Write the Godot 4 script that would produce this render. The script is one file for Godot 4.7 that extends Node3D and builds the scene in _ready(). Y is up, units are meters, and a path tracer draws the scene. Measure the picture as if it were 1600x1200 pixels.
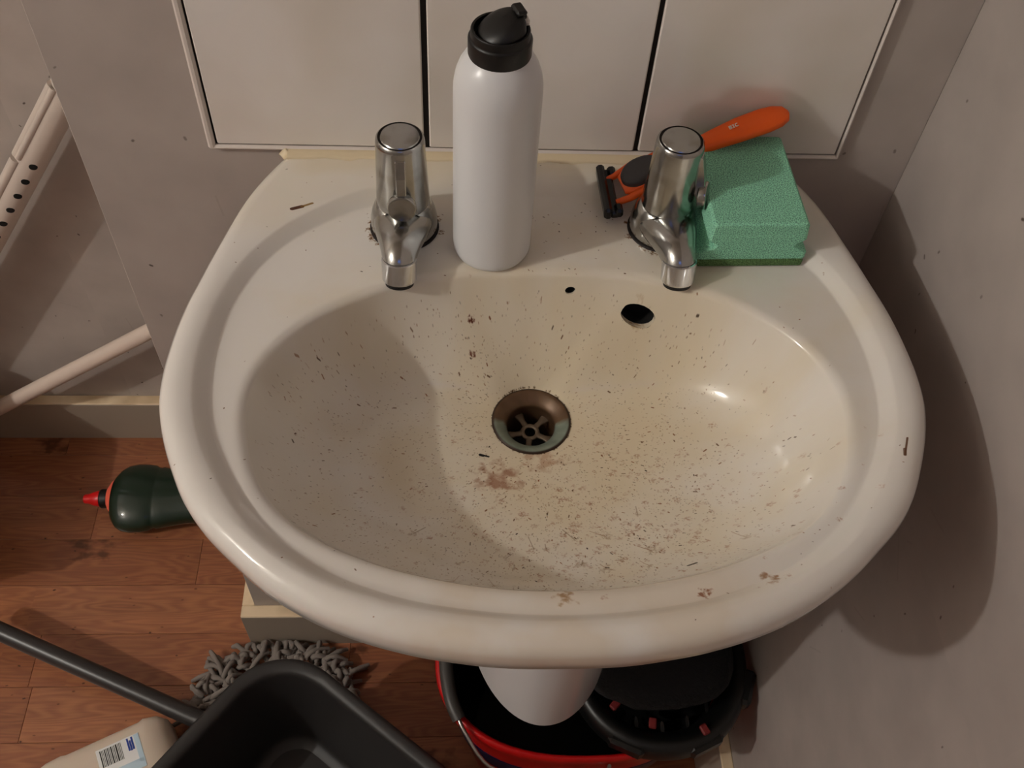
extends Node3D
# A small dirty cloakroom basin in a cramped corner. x right along the wall, y up, z out of the wall; metres.

var used := {}
var rng := RandomNumberGenerator.new()
var M := {}

# ---------------------------------------------------------------- mesh builder
class MB:
	var v := PackedVector3Array()
	var n := PackedVector3Array()
	var uv := PackedVector2Array()
	var col := PackedColorArray()
	var ix := PackedInt32Array()
	var xf := Transform3D.IDENTITY
	var tint := Color.WHITE

	func vert(p: Vector3, t := Vector2.ZERO) -> int:
		v.append(xf * p); n.append(Vector3.ZERO); uv.append(t); col.append(tint)
		return v.size() - 1

	func seal(v0: int, i0: int, outward := true):
		# turns the faces added since (v0, i0) outward and gives them smooth normals
		var c := Vector3.ZERO
		for i in range(v0, v.size()): c += v[i]
		c /= max(1, v.size() - v0)
		var vol := 0.0
		for i in range(i0, ix.size(), 3):
			vol += (v[ix[i]] - c).dot((v[ix[i + 1]] - c).cross(v[ix[i + 2]] - c))
		if (vol > 0.0) == outward:
			for i in range(i0, ix.size(), 3):
				var t := ix[i + 1]; ix[i + 1] = ix[i + 2]; ix[i + 2] = t
		for i in range(i0, ix.size(), 3):
			var a := v[ix[i]]
			var f := (v[ix[i + 2]] - a).cross(v[ix[i + 1]] - a)
			for k in 3: n[ix[i + k]] += f

	func grid(rows: Array, closed: bool, uvs: Array = [], outward := true, cols: Array = []):
		var v0 := v.size()
		var i0 := ix.size()
		var w: int = rows[0].size()
		for r in rows.size():
			for k in w:
				if cols.size(): tint = cols[r][k]
				vert(rows[r][k], uvs[r][k] if uvs.size() else Vector2(float(k) / w, float(r) / rows.size()))
		if cols.size(): tint = Color.WHITE
		for r in rows.size() - 1:
			for k in (w if closed else w - 1):
				var a := v0 + r * w + k
				var b := v0 + r * w + (k + 1) % w
				ix.append_array([a, b, b + w, a, b + w, a + w])
		seal(v0, i0, outward)

	func poly(pts: Array, facing: Vector3):
		# a flat convex polygon that faces «facing»
		var v0 := v.size()
		for p in pts: vert(p, Vector2(p.x, p.z))
		var f := Vector3.ZERO
		for i in range(1, pts.size() - 1): f += (v[v0 + i + 1] - v[v0]).cross(v[v0 + i] - v[v0])
		var s := f.dot(xf.basis * facing) > 0.0
		for i in range(1, pts.size() - 1):
			ix.append_array([v0, v0 + i, v0 + i + 1] if s else [v0, v0 + i + 1, v0 + i])
		for i in range(v0, v.size()): n[i] = f if s else -f

	func fan(ring: Array, facing: Vector3):
		var c := Vector3.ZERO
		for p in ring: c += p
		c /= ring.size()
		for k in ring.size(): poly([c, ring[k], ring[(k + 1) % ring.size()]], facing)

	func box(c: Vector3, size: Vector3, bev := 0.001):
		var h := size * 0.5
		bev = min(bev, min(h.x, min(h.y, h.z)) * 0.9)
		var P := func(s: Vector3, a: int) -> Vector3:
			var q := Vector3.ZERO
			for k in 3: q[k] = s[k] * (h[k] if k == a else h[k] - bev)
			return c + q
		for a in 3:
			var b := (a + 1) % 3
			var d := (a + 2) % 3
			for s in [-1.0, 1.0]:
				var pts := []
				for e in [[-1, -1], [1, -1], [1, 1], [-1, 1]]:
					var g := Vector3.ZERO
					g[a] = s; g[b] = e[0]; g[d] = e[1]
					pts.append(P.call(g, a))
				var f := Vector3.ZERO
				f[a] = s
				poly(pts, f)
				for t in [-1.0, 1.0]:
					var g0 := Vector3.ZERO
					g0[a] = s; g0[b] = t; g0[d] = -1
					var g1 := g0
					g1[d] = 1
					poly([P.call(g0, a), P.call(g1, a), P.call(g1, b), P.call(g0, b)], Vector3(g0[0] if 0 != d else 0.0, g0[1] if 1 != d else 0.0, g0[2] if 2 != d else 0.0))
		for sx in [-1, 1]:
			for sy in [-1, 1]:
				for sz in [-1, 1]:
					var g := Vector3(sx, sy, sz)
					poly([P.call(g, 0), P.call(g, 1), P.call(g, 2)], g)

	func lathe(prof: Array, segs := 40, outward := true, cols: Array = []):
		# prof: Vector2(radius, height) up the y axis; corners sharper than 38 degrees stay crisp
		var part := [0]
		for i in range(1, prof.size()):
			part.append(i)
			var last := i == prof.size() - 1
			var sharp := false
			if not last:
				var a: Vector2 = (prof[i] - prof[i - 1]).normalized()
				var b: Vector2 = (prof[i + 1] - prof[i]).normalized()
				sharp = a.dot(b) < 0.78
			if last or sharp:
				var v0 := v.size()
				var i0 := ix.size()
				for j in part:
					for k in segs:
						var an := TAU * k / segs
						if cols.size(): tint = cols[j]
						vert(Vector3(cos(an) * prof[j].x, prof[j].y, sin(an) * prof[j].x), Vector2(float(k) / segs, prof[j].y * 10.0))
				for r in part.size() - 1:
					for k in segs:
						var q := v0 + r * segs + k
						var q2 := v0 + r * segs + (k + 1) % segs
						ix.append_array([q, q2 + segs, q2, q, q + segs, q2 + segs])
				if not outward:
					for t in range(i0, ix.size(), 3):
						var s := ix[t + 1]; ix[t + 1] = ix[t + 2]; ix[t + 2] = s
				for t in range(i0, ix.size(), 3):
					var f := (v[ix[t + 2]] - v[ix[t]]).cross(v[ix[t + 1]] - v[ix[t]])
					for k in 3: n[ix[t + k]] += f
				part = [i]
		tint = Color.WHITE

	func tube(path: Array, rad, segs := 10, caps := true):
		var rows := []
		var side := Vector3.ZERO
		for i in path.size():
			var d: Vector3 = (path[min(i + 1, path.size() - 1)] - path[max(i - 1, 0)]).normalized()
			if side == Vector3.ZERO:
				side = d.cross(Vector3.UP if abs(d.y) < 0.9 else Vector3.RIGHT).normalized()
			side = (side - d * side.dot(d)).normalized()
			var up := d.cross(side)
			var r = rad[i] if rad is Array else rad
			var rr: Vector2 = r if r is Vector2 else Vector2(r, r)
			var ring := []
			for k in segs:
				var a := TAU * k / segs
				ring.append(path[i] + side * cos(a) * rr.x + up * sin(a) * rr.y)
			rows.append(ring)
		grid(rows, true)
		if caps:
			fan(rows[0], path[0] - path[1])
			fan(rows[-1], path[-1] - path[-2])

	func prism(pts: PackedVector2Array, z0: float, z1: float, bev := 0.0):
		# an outline in x and y drawn out along z; the ends are drawn in by «bev»
		var c := Vector2.ZERO
		for p in pts: c += p
		c /= pts.size()
		var rows := []
		for e in ([[z0, 1], [z0 + bev, 0], [z1 - bev, 0], [z1, 1]] if bev > 0.0 else [[z0, 0], [z1, 0]]):
			var q: PackedVector2Array = pts
			if e[1]:
				var off := Geometry2D.offset_polygon(pts, -bev)
				var o2 := PackedVector2Array()
				for p in pts: o2.append(p + (c - p).normalized() * bev * 1.3)
				q = o2
			var ring := []
			for p in q: ring.append(Vector3(p.x, p.y, e[0]))
			rows.append(ring)
		for r in rows.size() - 1:
			for k in pts.size():
				var k2 := (k + 1) % pts.size()
				var e2: Vector2 = pts[k2] - pts[k]
				var f := Vector3(e2.y, -e2.x, 0)
				if not Geometry2D.is_polygon_clockwise(pts): pass
				else: f = -f
				poly([rows[r][k], rows[r][k2], rows[r + 1][k2], rows[r + 1][k]], f)
		var tri := Geometry2D.triangulate_polygon(pts)
		for t in range(0, tri.size(), 3):
			poly([rows[0][tri[t]], rows[0][tri[t + 1]], rows[0][tri[t + 2]]], Vector3(0, 0, z0 - z1))
			poly([rows[-1][tri[t]], rows[-1][tri[t + 1]], rows[-1][tri[t + 2]]], Vector3(0, 0, z1 - z0))

	func mesh(shift: Vector3, colored := false) -> ArrayMesh:
		var a := []
		a.resize(Mesh.ARRAY_MAX)
		var vv := PackedVector3Array()
		vv.resize(v.size())
		for i in v.size():
			vv[i] = v[i] - shift
			n[i] = n[i].normalized() if n[i].length_squared() > 0.0 else Vector3.UP
		a[Mesh.ARRAY_VERTEX] = vv
		a[Mesh.ARRAY_NORMAL] = n
		a[Mesh.ARRAY_TEX_UV] = uv
		if colored: a[Mesh.ARRAY_COLOR] = col
		a[Mesh.ARRAY_INDEX] = ix
		var m := ArrayMesh.new()
		m.add_surface_from_arrays(Mesh.PRIMITIVE_TRIANGLES, a)
		return m

# ---------------------------------------------------------------- naming and tree
func numbered(called: String) -> String:
	if not used.has(called):
		used[called] = 0
		return called
	used[called] += 1
	return "%s_%03d" % [called, used[called]]

func origin_of(o: Node) -> Vector3:
	var p := Vector3.ZERO
	while o is Node3D and o != self:
		p += o.position
		o = o.get_parent()
	return p

func obj(called: String, b: MB, mat: Material, parent: Node = self, colored := false) -> MeshInstance3D:
	var o := MeshInstance3D.new()
	o.name = numbered(called) if parent == self else called
	o.mesh = b.mesh(origin_of(parent) if parent != self else Vector3.ZERO, colored)
	o.material_override = mat
	o.cast_shadow = GeometryInstance3D.SHADOW_CASTING_SETTING_ON
	parent.add_child(o, true)
	return o

func piece(called: String, mesh: Mesh, at: Vector3, mat: Material, parent: Node) -> MeshInstance3D:
	var o := MeshInstance3D.new()
	o.name = called
	o.mesh = mesh
	o.material_override = mat
	parent.add_child(o, true)
	o.position = at - origin_of(parent)
	return o

func thing(called: String, label: String, category: String, at := Vector3.ZERO, group := "") -> Node3D:
	var o := Node3D.new()
	o.name = numbered(called)
	add_child(o)
	o.position = at
	tag(o, label, category, group)
	return o

func tag(o: Node, label: String, category: String, group := ""):
	o.set_meta("label", label)
	o.set_meta("category", category)
	if group: o.set_meta("group", group)

func struct(called: String, b: MB, mat: Material, label: String, category: String) -> MeshInstance3D:
	var o := obj(called, b, mat)
	o.set_meta("kind", "structure")
	tag(o, label, category)
	return o

# ---------------------------------------------------------------- materials
func mat(called: String, c: Color, rough := 0.6, metal := 0.0) -> StandardMaterial3D:
	var m := StandardMaterial3D.new()
	m.resource_name = called
	m.albedo_color = c
	m.roughness = rough
	m.metallic = metal
	M[called] = m
	return m

func tri(m: StandardMaterial3D, s: float, world := true):
	m.uv1_triplanar = true
	m.uv1_world_triplanar = world
	m.uv1_scale = Vector3(s, s, s)

func noise_tex(freq: float, ramp: Array, size := 512, seed_ := 1, oct := 4) -> NoiseTexture2D:
	var f := FastNoiseLite.new()
	f.noise_type = FastNoiseLite.TYPE_SIMPLEX
	f.frequency = freq
	f.seed = seed_
	f.fractal_octaves = oct
	var t := NoiseTexture2D.new()
	t.width = size; t.height = size
	t.seamless = true
	t.noise = f
	var g := Gradient.new()
	g.offsets = PackedFloat32Array(ramp.map(func(e): return e[0]))
	g.colors = PackedColorArray(ramp.map(func(e): return e[1]))
	t.color_ramp = g
	return t

func bump_tex(freq: float, strength: float, size := 512, seed_ := 3) -> NoiseTexture2D:
	var f := FastNoiseLite.new()
	f.frequency = freq
	f.seed = seed_
	f.fractal_octaves = 4
	var t := NoiseTexture2D.new()
	t.width = size; t.height = size
	t.seamless = true
	t.as_normal_map = true
	t.bump_strength = strength
	t.noise = f
	return t

func stroke(im: Image, a: Vector2, b: Vector2, w: float, c: Color, alpha := 1.0):
	# a soft-edged stroke, in pixels
	var lo := Vector2(min(a.x, b.x), min(a.y, b.y)) - Vector2(w + 1, w + 1)
	var hi := Vector2(max(a.x, b.x), max(a.y, b.y)) + Vector2(w + 1, w + 1)
	var d := b - a
	var l2: float = max(d.length_squared(), 1e-6)
	for y in range(max(0, int(lo.y)), min(im.get_height() - 1, int(hi.y)) + 1):
		for x in range(max(0, int(lo.x)), min(im.get_width() - 1, int(hi.x)) + 1):
			var p := Vector2(x, y)
			var t: float = clamp((p - a).dot(d) / l2, 0.0, 1.0)
			var k: float = clamp(w + 0.5 - p.distance_to(a + d * t), 0.0, 1.0) * alpha
			if k > 0.0: im.set_pixel(x, y, im.get_pixel(x, y).lerp(c, k))

func smudge(im: Image, c: Vector2, r: float, colour: Color, alpha: float, seed_ := 1):
	# a blotchy stain with a ragged edge, in pixels
	var f := FastNoiseLite.new()
	f.seed = seed_
	f.frequency = 0.9 / r
	f.fractal_octaves = 4
	for y in range(max(0, int(c.y - r * 1.3)), min(im.get_height() - 1, int(c.y + r * 1.3)) + 1):
		for x in range(max(0, int(c.x - r * 1.3)), min(im.get_width() - 1, int(c.x + r * 1.3)) + 1):
			var d := Vector2(x, y).distance_to(c) / r
			var q := f.get_noise_2d(x, y)
			var k: float = clamp((1.0 - d + q * 0.9) * 1.6, 0.0, 1.0) * clamp(0.55 + q * 1.6, 0.0, 1.0) * alpha
			if k > 0.0: im.set_pixel(x, y, im.get_pixel(x, y).lerp(colour, k))

func make_materials():
	# painted plaster with a few fly specks
	var wall_im := Image.create(1024, 1024, true, Image.FORMAT_RGB8)
	wall_im.fill(Color(1, 1, 1))
	var wf := FastNoiseLite.new()
	wf.frequency = 0.006
	wf.fractal_octaves = 4
	for y in 256:
		for x in 256:
			var q := 0.97 + 0.05 * wf.get_noise_2d(x * 4, y * 4)
			wall_im.fill_rect(Rect2i(x * 4, y * 4, 4, 4), Color(q, q, q * 0.995))
	for i in 34:
		var p := Vector2(rng.randf() * 1020, rng.randf() * 1020)
		stroke(wall_im, p, p + Vector2(rng.randf_range(-3, 3), rng.randf_range(0, 4)), rng.randf_range(0.8, 2.0), Color(0.28, 0.23, 0.2), rng.randf_range(0.3, 0.8))
	for i in 10:
		var p := Vector2(rng.randf() * 1000, rng.randf() * 1000)
		stroke(wall_im, p, p + Vector2(rng.randf_range(-60, 60), rng.randf_range(-60, 60)), 1.5, Color(0.86, 0.84, 0.82), 0.35)
	wall_im.generate_mipmaps()
	var wt := ImageTexture.create_from_image(wall_im)
	var w := mat("wall_paint", Color(0.735, 0.695, 0.67), 0.5)  # one paint on all these walls; this copy is lightened to imitate light
	w.albedo_texture = wt
	tri(w, 2.0)
	w.normal_enabled = true
	w.normal_texture = bump_tex(0.02, 1.2)
	w.normal_scale = 0.25
	var w2 := mat("wall_paint_dimmed", Color(0.69, 0.65, 0.63), 0.55)  # same paint again, darkened to imitate dimmer light on the right wall
	w2.albedo_texture = wt
	tri(w2, 2.0)
	w2.uv1_offset = Vector3(0.37, 0.61, 0.23)
	w2.normal_enabled = true
	w2.normal_texture = w.normal_texture
	w2.normal_scale = 0.3
	mat("room_paint", Color(0.70, 0.68, 0.66), 0.7)
	mat("ceiling_paint", Color(0.8, 0.77, 0.73), 0.8)
	mat("skirting_grey", Color(0.66, 0.61, 0.55), 0.5)
	var sk := mat("skirting_paint", Color(0.93, 0.85, 0.73), 0.4)
	sk.albedo_texture = noise_tex(0.01, [[0.0, Color(0.84, 0.8, 0.74)], [0.5, Color(1, 0.99, 0.97)], [1.0, Color(1, 1, 1)]], 256, 8)
	tri(sk, 3.0)
	# glazed tiles
	var tl := mat("tile_glaze", Color(0.925, 0.905, 0.89), 0.2)
	tl.albedo_texture = noise_tex(0.004, [[0.0, Color(0.95, 0.93, 0.9)], [0.5, Color(0.99, 0.98, 0.97)], [1.0, Color(1, 1, 1)]], 256, 21)
	tri(tl, 4.0)
	var gr := mat("tile_backing", Color(0.10, 0.075, 0.06), 0.9)
	mat("white_plastic_trim", Color(0.86, 0.82, 0.79), 0.3)
	# chrome, clouded by limescale
	var ch := mat("chrome", Color(0.74, 0.74, 0.73), 0.2, 1.0)
	ch.roughness_texture = noise_tex(0.02, [[0.0, Color(0.55, 0.55, 0.55)], [0.55, Color(0.7, 0.7, 0.7)], [1.0, Color(1, 1, 1)]], 256, 5)
	ch.roughness = 0.27
	ch.albedo_texture = noise_tex(0.015, [[0.0, Color(0.80, 0.785, 0.76)], [0.55, Color(0.97, 0.97, 0.97)], [1.0, Color(1, 1, 1)]], 256, 6)
	tri(ch, 8.0, false)
	mat("bright_chrome", Color(0.85, 0.86, 0.88), 0.06, 1.0)
	mat("dark_groove", Color(0.13, 0.09, 0.08), 0.7)
	mat("black_rubber", Color(0.04, 0.04, 0.04), 0.5)
	mat("can_white", Color(0.865, 0.865, 0.872), 0.28)
	mat("black_plastic", Color(0.035, 0.033, 0.033), 0.42)
	mat("white_nozzle", Color(0.9, 0.88, 0.85), 0.5)
	mat("orange_plastic", Color(1.0, 0.40, 0.08), 0.35)
	mat("grey_rubber", Color(0.27, 0.26, 0.27), 0.6)
	mat("razor_black", Color(0.05, 0.055, 0.055), 0.25)
	mat("white_ink", Color(0.95, 0.92, 0.88), 0.5)
	var sp := mat("sponge_foam", Color(0.66, 0.93, 0.80), 0.95)
	sp.albedo_texture = noise_tex(0.09, [[0.0, Color(0.55, 0.62, 0.6)], [0.36, Color(0.72, 0.78, 0.76)], [0.5, Color(0.95, 0.97, 0.96)], [1.0, Color(1, 1, 1)]], 512, 31)
	tri(sp, 16.0, false)
	sp.normal_enabled = true
	sp.normal_texture = bump_tex(0.12, 6.0, 512, 12)
	sp.normal_scale = 1.0
	var sc := mat("scourer_green", Color(0.52, 0.70, 0.44), 0.95)
	sc.albedo_texture = noise_tex(0.12, [[0.0, Color(0.5, 0.5, 0.45)], [1.0, Color(1, 1, 1)]], 256, 32)
	tri(sc, 20.0, false)
	sc.normal_enabled = true
	sc.normal_texture = bump_tex(0.2, 8.0, 256, 14)
	# drain metal
	var dr := mat("tarnished_metal", Color(1, 1, 1), 0.42, 0.35)
	dr.vertex_color_use_as_albedo = true
	mat("drain_dark", Color(0.02, 0.017, 0.015), 0.6)
	mat("sealant", Color(0.88, 0.81, 0.68), 0.45)
	# floor laminate
	for k in 4:
		var im := Image.create(512, 128, true, Image.FORMAT_RGB8)
		var gf := FastNoiseLite.new()
		gf.seed = 40 + k
		gf.frequency = 0.011
		gf.fractal_octaves = 3
		var ff := FastNoiseLite.new()
		ff.seed = 60 + k
		ff.frequency = 0.05
		ff.fractal_octaves = 3
		var base: Color = [Color(0.60, 0.385, 0.265), Color(0.57, 0.36, 0.245), Color(0.625, 0.41, 0.285), Color(0.59, 0.375, 0.26)][k]
		for y in 128:
			for x in 512:
				var g := gf.get_noise_2d(x * 0.22, y * 1.1 + 3.0 * sin(x * 0.012 + k))
				var ring := sin((g * 9.0 + y * 0.05) * 3.0)
				var fine := ff.get_noise_2d(x * 0.35, y * 5.0)
				var q: float = 1.0 + 0.055 * ring + 0.07 * fine + 0.07 * g
				im.set_pixel(x, y, Color(base.r * q, base.g * q * (0.99 + 0.02 * ring), base.b * q))
		for i in 14:
			var p := Vector2(rng.randf() * 512, rng.randf() * 128)
			stroke(im, p, p + Vector2(rng.randf_range(-2, 2), rng.randf_range(-1, 1)), rng.randf_range(0.7, 1.9), Color(0.16, 0.08, 0.05), rng.randf_range(0.3, 0.75))
		smudge(im, Vector2(rng.randf() * 512, rng.randf() * 128), 38.0, Color(0.2, 0.1, 0.06), 0.5, 70 + k)
		im.generate_mipmaps()
		var m := mat("laminate_%d" % k, Color.WHITE, 0.32)
		m.albedo_texture = ImageTexture.create_from_image(im)
	mat("floor_gap", Color(0.3, 0.17, 0.11), 0.8)
	# things on the floor
	mat("tub_grey", Color(0.165, 0.155, 0.153), 0.5)
	mat("pole_grey", Color(0.19, 0.18, 0.18), 0.35)
	var nd := mat("chenille_grey", Color(0.50, 0.465, 0.44), 1.0)
	nd.rim_enabled = true
	nd.rim = 0.3
	mat("bucket_red", Color(0.72, 0.05, 0.06), 0.28)
	mat("catch_red", Color(0.45, 0.10, 0.10), 0.6)
	mat("bucket_blue", Color(0.06, 0.07, 0.2), 0.4)
	mat("wringer_black", Color(0.045, 0.045, 0.043), 0.4)
	var cl := mat("mop_cloth", Color(0.115, 0.115, 0.118), 1.0)
	cl.normal_enabled = true
	cl.normal_texture = bump_tex(0.06, 5.0, 256, 17)
	tri(cl, 12.0)
	mat("handle_grey", Color(0.24, 0.23, 0.22), 0.45)
	mat("wire_steel", Color(0.75, 0.74, 0.72), 0.3, 1.0)
	var gb := mat("green_bottle", Color(0.02, 0.14, 0.085), 0.08)
	gb.clearcoat_enabled = true
	gb.clearcoat = 0.6
	mat("red_cap", Color(0.85, 0.08, 0.09), 0.35)
	mat("red_label", Color(0.95, 0.42, 0.33), 0.5)
	var jg := mat("milky_plastic", Color(0.84, 0.775, 0.71), 0.35)
	jg.subsurf_scatter_enabled = true
	jg.subsurf_scatter_strength = 0.15
	mat("label_white", Color(0.92, 0.92, 0.92), 0.5)
	mat("label_pale_blue", Color(0.75, 0.84, 0.9), 0.5)
	mat("label_blue", Color(0.12, 0.25, 0.6), 0.5)
	mat("barcode_black", Color(0.06, 0.05, 0.05), 0.6)
	mat("pipe_white", Color(0.85, 0.78, 0.73), 0.4)
	mat("pole_white", Color(0.82, 0.77, 0.73), 0.35)
	mat("hole_black", Color(0.015, 0.013, 0.012), 0.9)

# ---------------------------------------------------------------- the basin's curves
const XC := 0.041
const ZC := 0.2
const YDRAIN := 0.766
const YDECK := 0.848
var drain_c := Vector2(-0.0039, 0.1693)     # from the basin's middle line, from the wall
var polar := {}

func catmull(pts: Array, per := 8) -> Array:
	var out := []
	for i in pts.size() - 1:
		var a = pts[max(i - 1, 0)]
		var b = pts[i]
		var c = pts[i + 1]
		var d = pts[min(i + 2, pts.size() - 1)]
		for k in per:
			var t := float(k) / per
			out.append(0.5 * ((2.0 * b) + (c - a) * t + (2.0 * a - 5.0 * b + 4.0 * c - d) * t * t + (3.0 * b - a - 3.0 * c + d) * t * t * t))
	out.append(pts[-1])
	return out

func radius_table(half: Array, smooth := true) -> PackedFloat32Array:
	# half outline (offset from the middle line, distance from the wall) -> radius about (0, ZC) for 0..PI from the back
	var ph := []
	for p in half: ph.append(Vector2(atan2(p.x, ZC - p.y), Vector2(p.x, p.y - ZC).length()))
	if smooth:
		var m := [Vector2(-ph[1].x, ph[1].y)] + ph + [Vector2(TAU - ph[-2].x, ph[-2].y)]
		ph = catmull(m, 10)
	var t := PackedFloat32Array()
	var j := 0
	for i in 721:
		var a := PI * i / 720.0
		while j < ph.size() - 2 and ph[j + 1].x < a: j += 1
		var s: float = clamp((a - ph[j].x) / max(ph[j + 1].x - ph[j].x, 1e-6), 0.0, 1.0)
		t.append(lerp(ph[j].y, ph[j + 1].y, s))
	return t

func rad(curve: String, a: float) -> float:
	a = fposmod(a, TAU)
	if a > PI: a = TAU - a
	var f := a / PI * 720.0
	var i: int = min(719, int(f))
	return lerp(polar[curve][i], polar[curve][i + 1], f - i)

func make_curves():
	polar.outer = radius_table([Vector2(0, .003), Vector2(.08, .003), Vector2(.14, .003), Vector2(.165, .003), Vector2(.173, .005), Vector2(.178, .010), Vector2(.1825, .018), Vector2(.1950, .044), Vector2(.2063, .082), Vector2(.2145, .115), Vector2(.2205, .141), Vector2(.2245, .170), Vector2(.2257, .190), Vector2(.2247, .212), Vector2(.2210, .229), Vector2(.2105, .257), Vector2(.2000, .278), Vector2(.1880, .2940), Vector2(.1730, .3085), Vector2(.1560, .3235), Vector2(.1370, .3360), Vector2(.1195, .3450), Vector2(.1000, .3525), Vector2(.0770, .3590), Vector2(.0455, .3645), Vector2(0, .3668)])
	polar.edge = radius_table([Vector2(0, .1105), Vector2(.0273, .1115), Vector2(.070, .1165), Vector2(.104, .1265), Vector2(.129, .1400), Vector2(.152, .1600), Vector2(.1675, .1840), Vector2(.1735, .2080), Vector2(.1718, .2320), Vector2(.162, .2620), Vector2(.146, .2840), Vector2(.126, .2990), Vector2(.101, .3105), Vector2(.0674, .3205), Vector2(.035, .3262), Vector2(0, .328)])
	polar.groove = radius_table([Vector2(0, .030), Vector2(.050, .0315), Vector2(.090, .0375), Vector2(.113, .0445), Vector2(.138, .0580), Vector2(.165, .0800), Vector2(.1850, .1080), Vector2(.1970, .1420), Vector2(.2020, .1750), Vector2(.2015, .2040), Vector2(.1960, .2320), Vector2(.1800, .2660), Vector2(.1540, .3000), Vector2(.1235, .3220), Vector2(.090, .3355), Vector2(.045, .3445), Vector2(0, .3475)])

const NBOWL := 34
func basin_point(u: float, s: float) -> Vector3:
	# u: angle from the back; s in 0..1 the bowl from the waste to its edge, 1..2 ledge and groove up to the rim top, 2..3 round the rim and underneath
	var dir := Vector2(sin(u), -cos(u))
	var e := rad("edge", u)
	var o := rad("outer", u)
	var g := rad("groove", u)
	var c := Vector2(0, ZC)
	if s <= 1.0:
		var dp := drain_c + dir * 0.0252
		var ep := c + dir * (e + 0.001)
		var a := s * PI * 0.5
		var w: float = lerp(s, sin(a), 0.45)
		var back: float = smoothstep(1.25, 0.55, PI - abs(PI - fposmod(u, TAU)))
		var h: float = lerp(0.16 * w + 0.84 * pow(w, 6.0), 0.66 * w + 0.34 * pow(w, 2.4), back)
		# soft roll over at the very edge
		var p := dp.lerp(ep, w)
		return Vector3(XC + p.x, lerp(YDRAIN, YDECK - 0.0045, h), p.y)
	if s <= 2.0:
		var t := s - 1.0
		var hw: float = lerp(0.0052, 0.0036, smoothstep(1.9, 2.9, PI - abs(PI - fposmod(u, TAU))))
		var back: float = smoothstep(1.0, 0.3, PI - abs(PI - fposmod(u, TAU)))
		hw += 0.003 * back
		var rim_in := o - 0.012
		var keys := [Vector2(e + 0.001, -0.0045), Vector2(e + 0.0025, -0.0022), Vector2(e + 0.0055, -0.0005), Vector2(e + 0.009, 0.0), Vector2(g - hw, 0.0), Vector2(g - hw * 0.4, 0.0022), Vector2(g + hw * 0.4, 0.0056), Vector2(g + hw, 0.0075), Vector2(rim_in, 0.0085)]
		if keys[4].x < keys[3].x: keys[3].x = lerp(keys[2].x, keys[4].x, 0.6)
		if keys[8].x < keys[7].x: keys[8].x = keys[7].x + 0.001
		var f := t * 8.0
		var i: int = min(7, int(f))
		var k: Vector2 = keys[i].lerp(keys[i + 1], f - i)
		var p := c + dir * k.x
		return Vector3(XC + p.x, YDECK + k.y, p.y)
	var t2 := s - 2.0
	var under := [Vector2(-0.012, 0.0085), Vector2(-0.0075, 0.0079), Vector2(-0.0035, 0.0058), Vector2(-0.001, 0.0025), Vector2(0, -0.002), Vector2(-0.0005, -0.010), Vector2(-0.002, -0.020), Vector2(-0.006, -0.0265), Vector2(-0.013, -0.029)]
	var f2 := t2 * 8.0
	var i2: int = min(7, int(f2))
	var k2: Vector2 = under[i2].lerp(under[i2 + 1], f2 - i2)
	var p2 := c + dir * (o + k2.x)
	return Vector3(XC + p2.x, YDECK + k2.y, p2.y)

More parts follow.
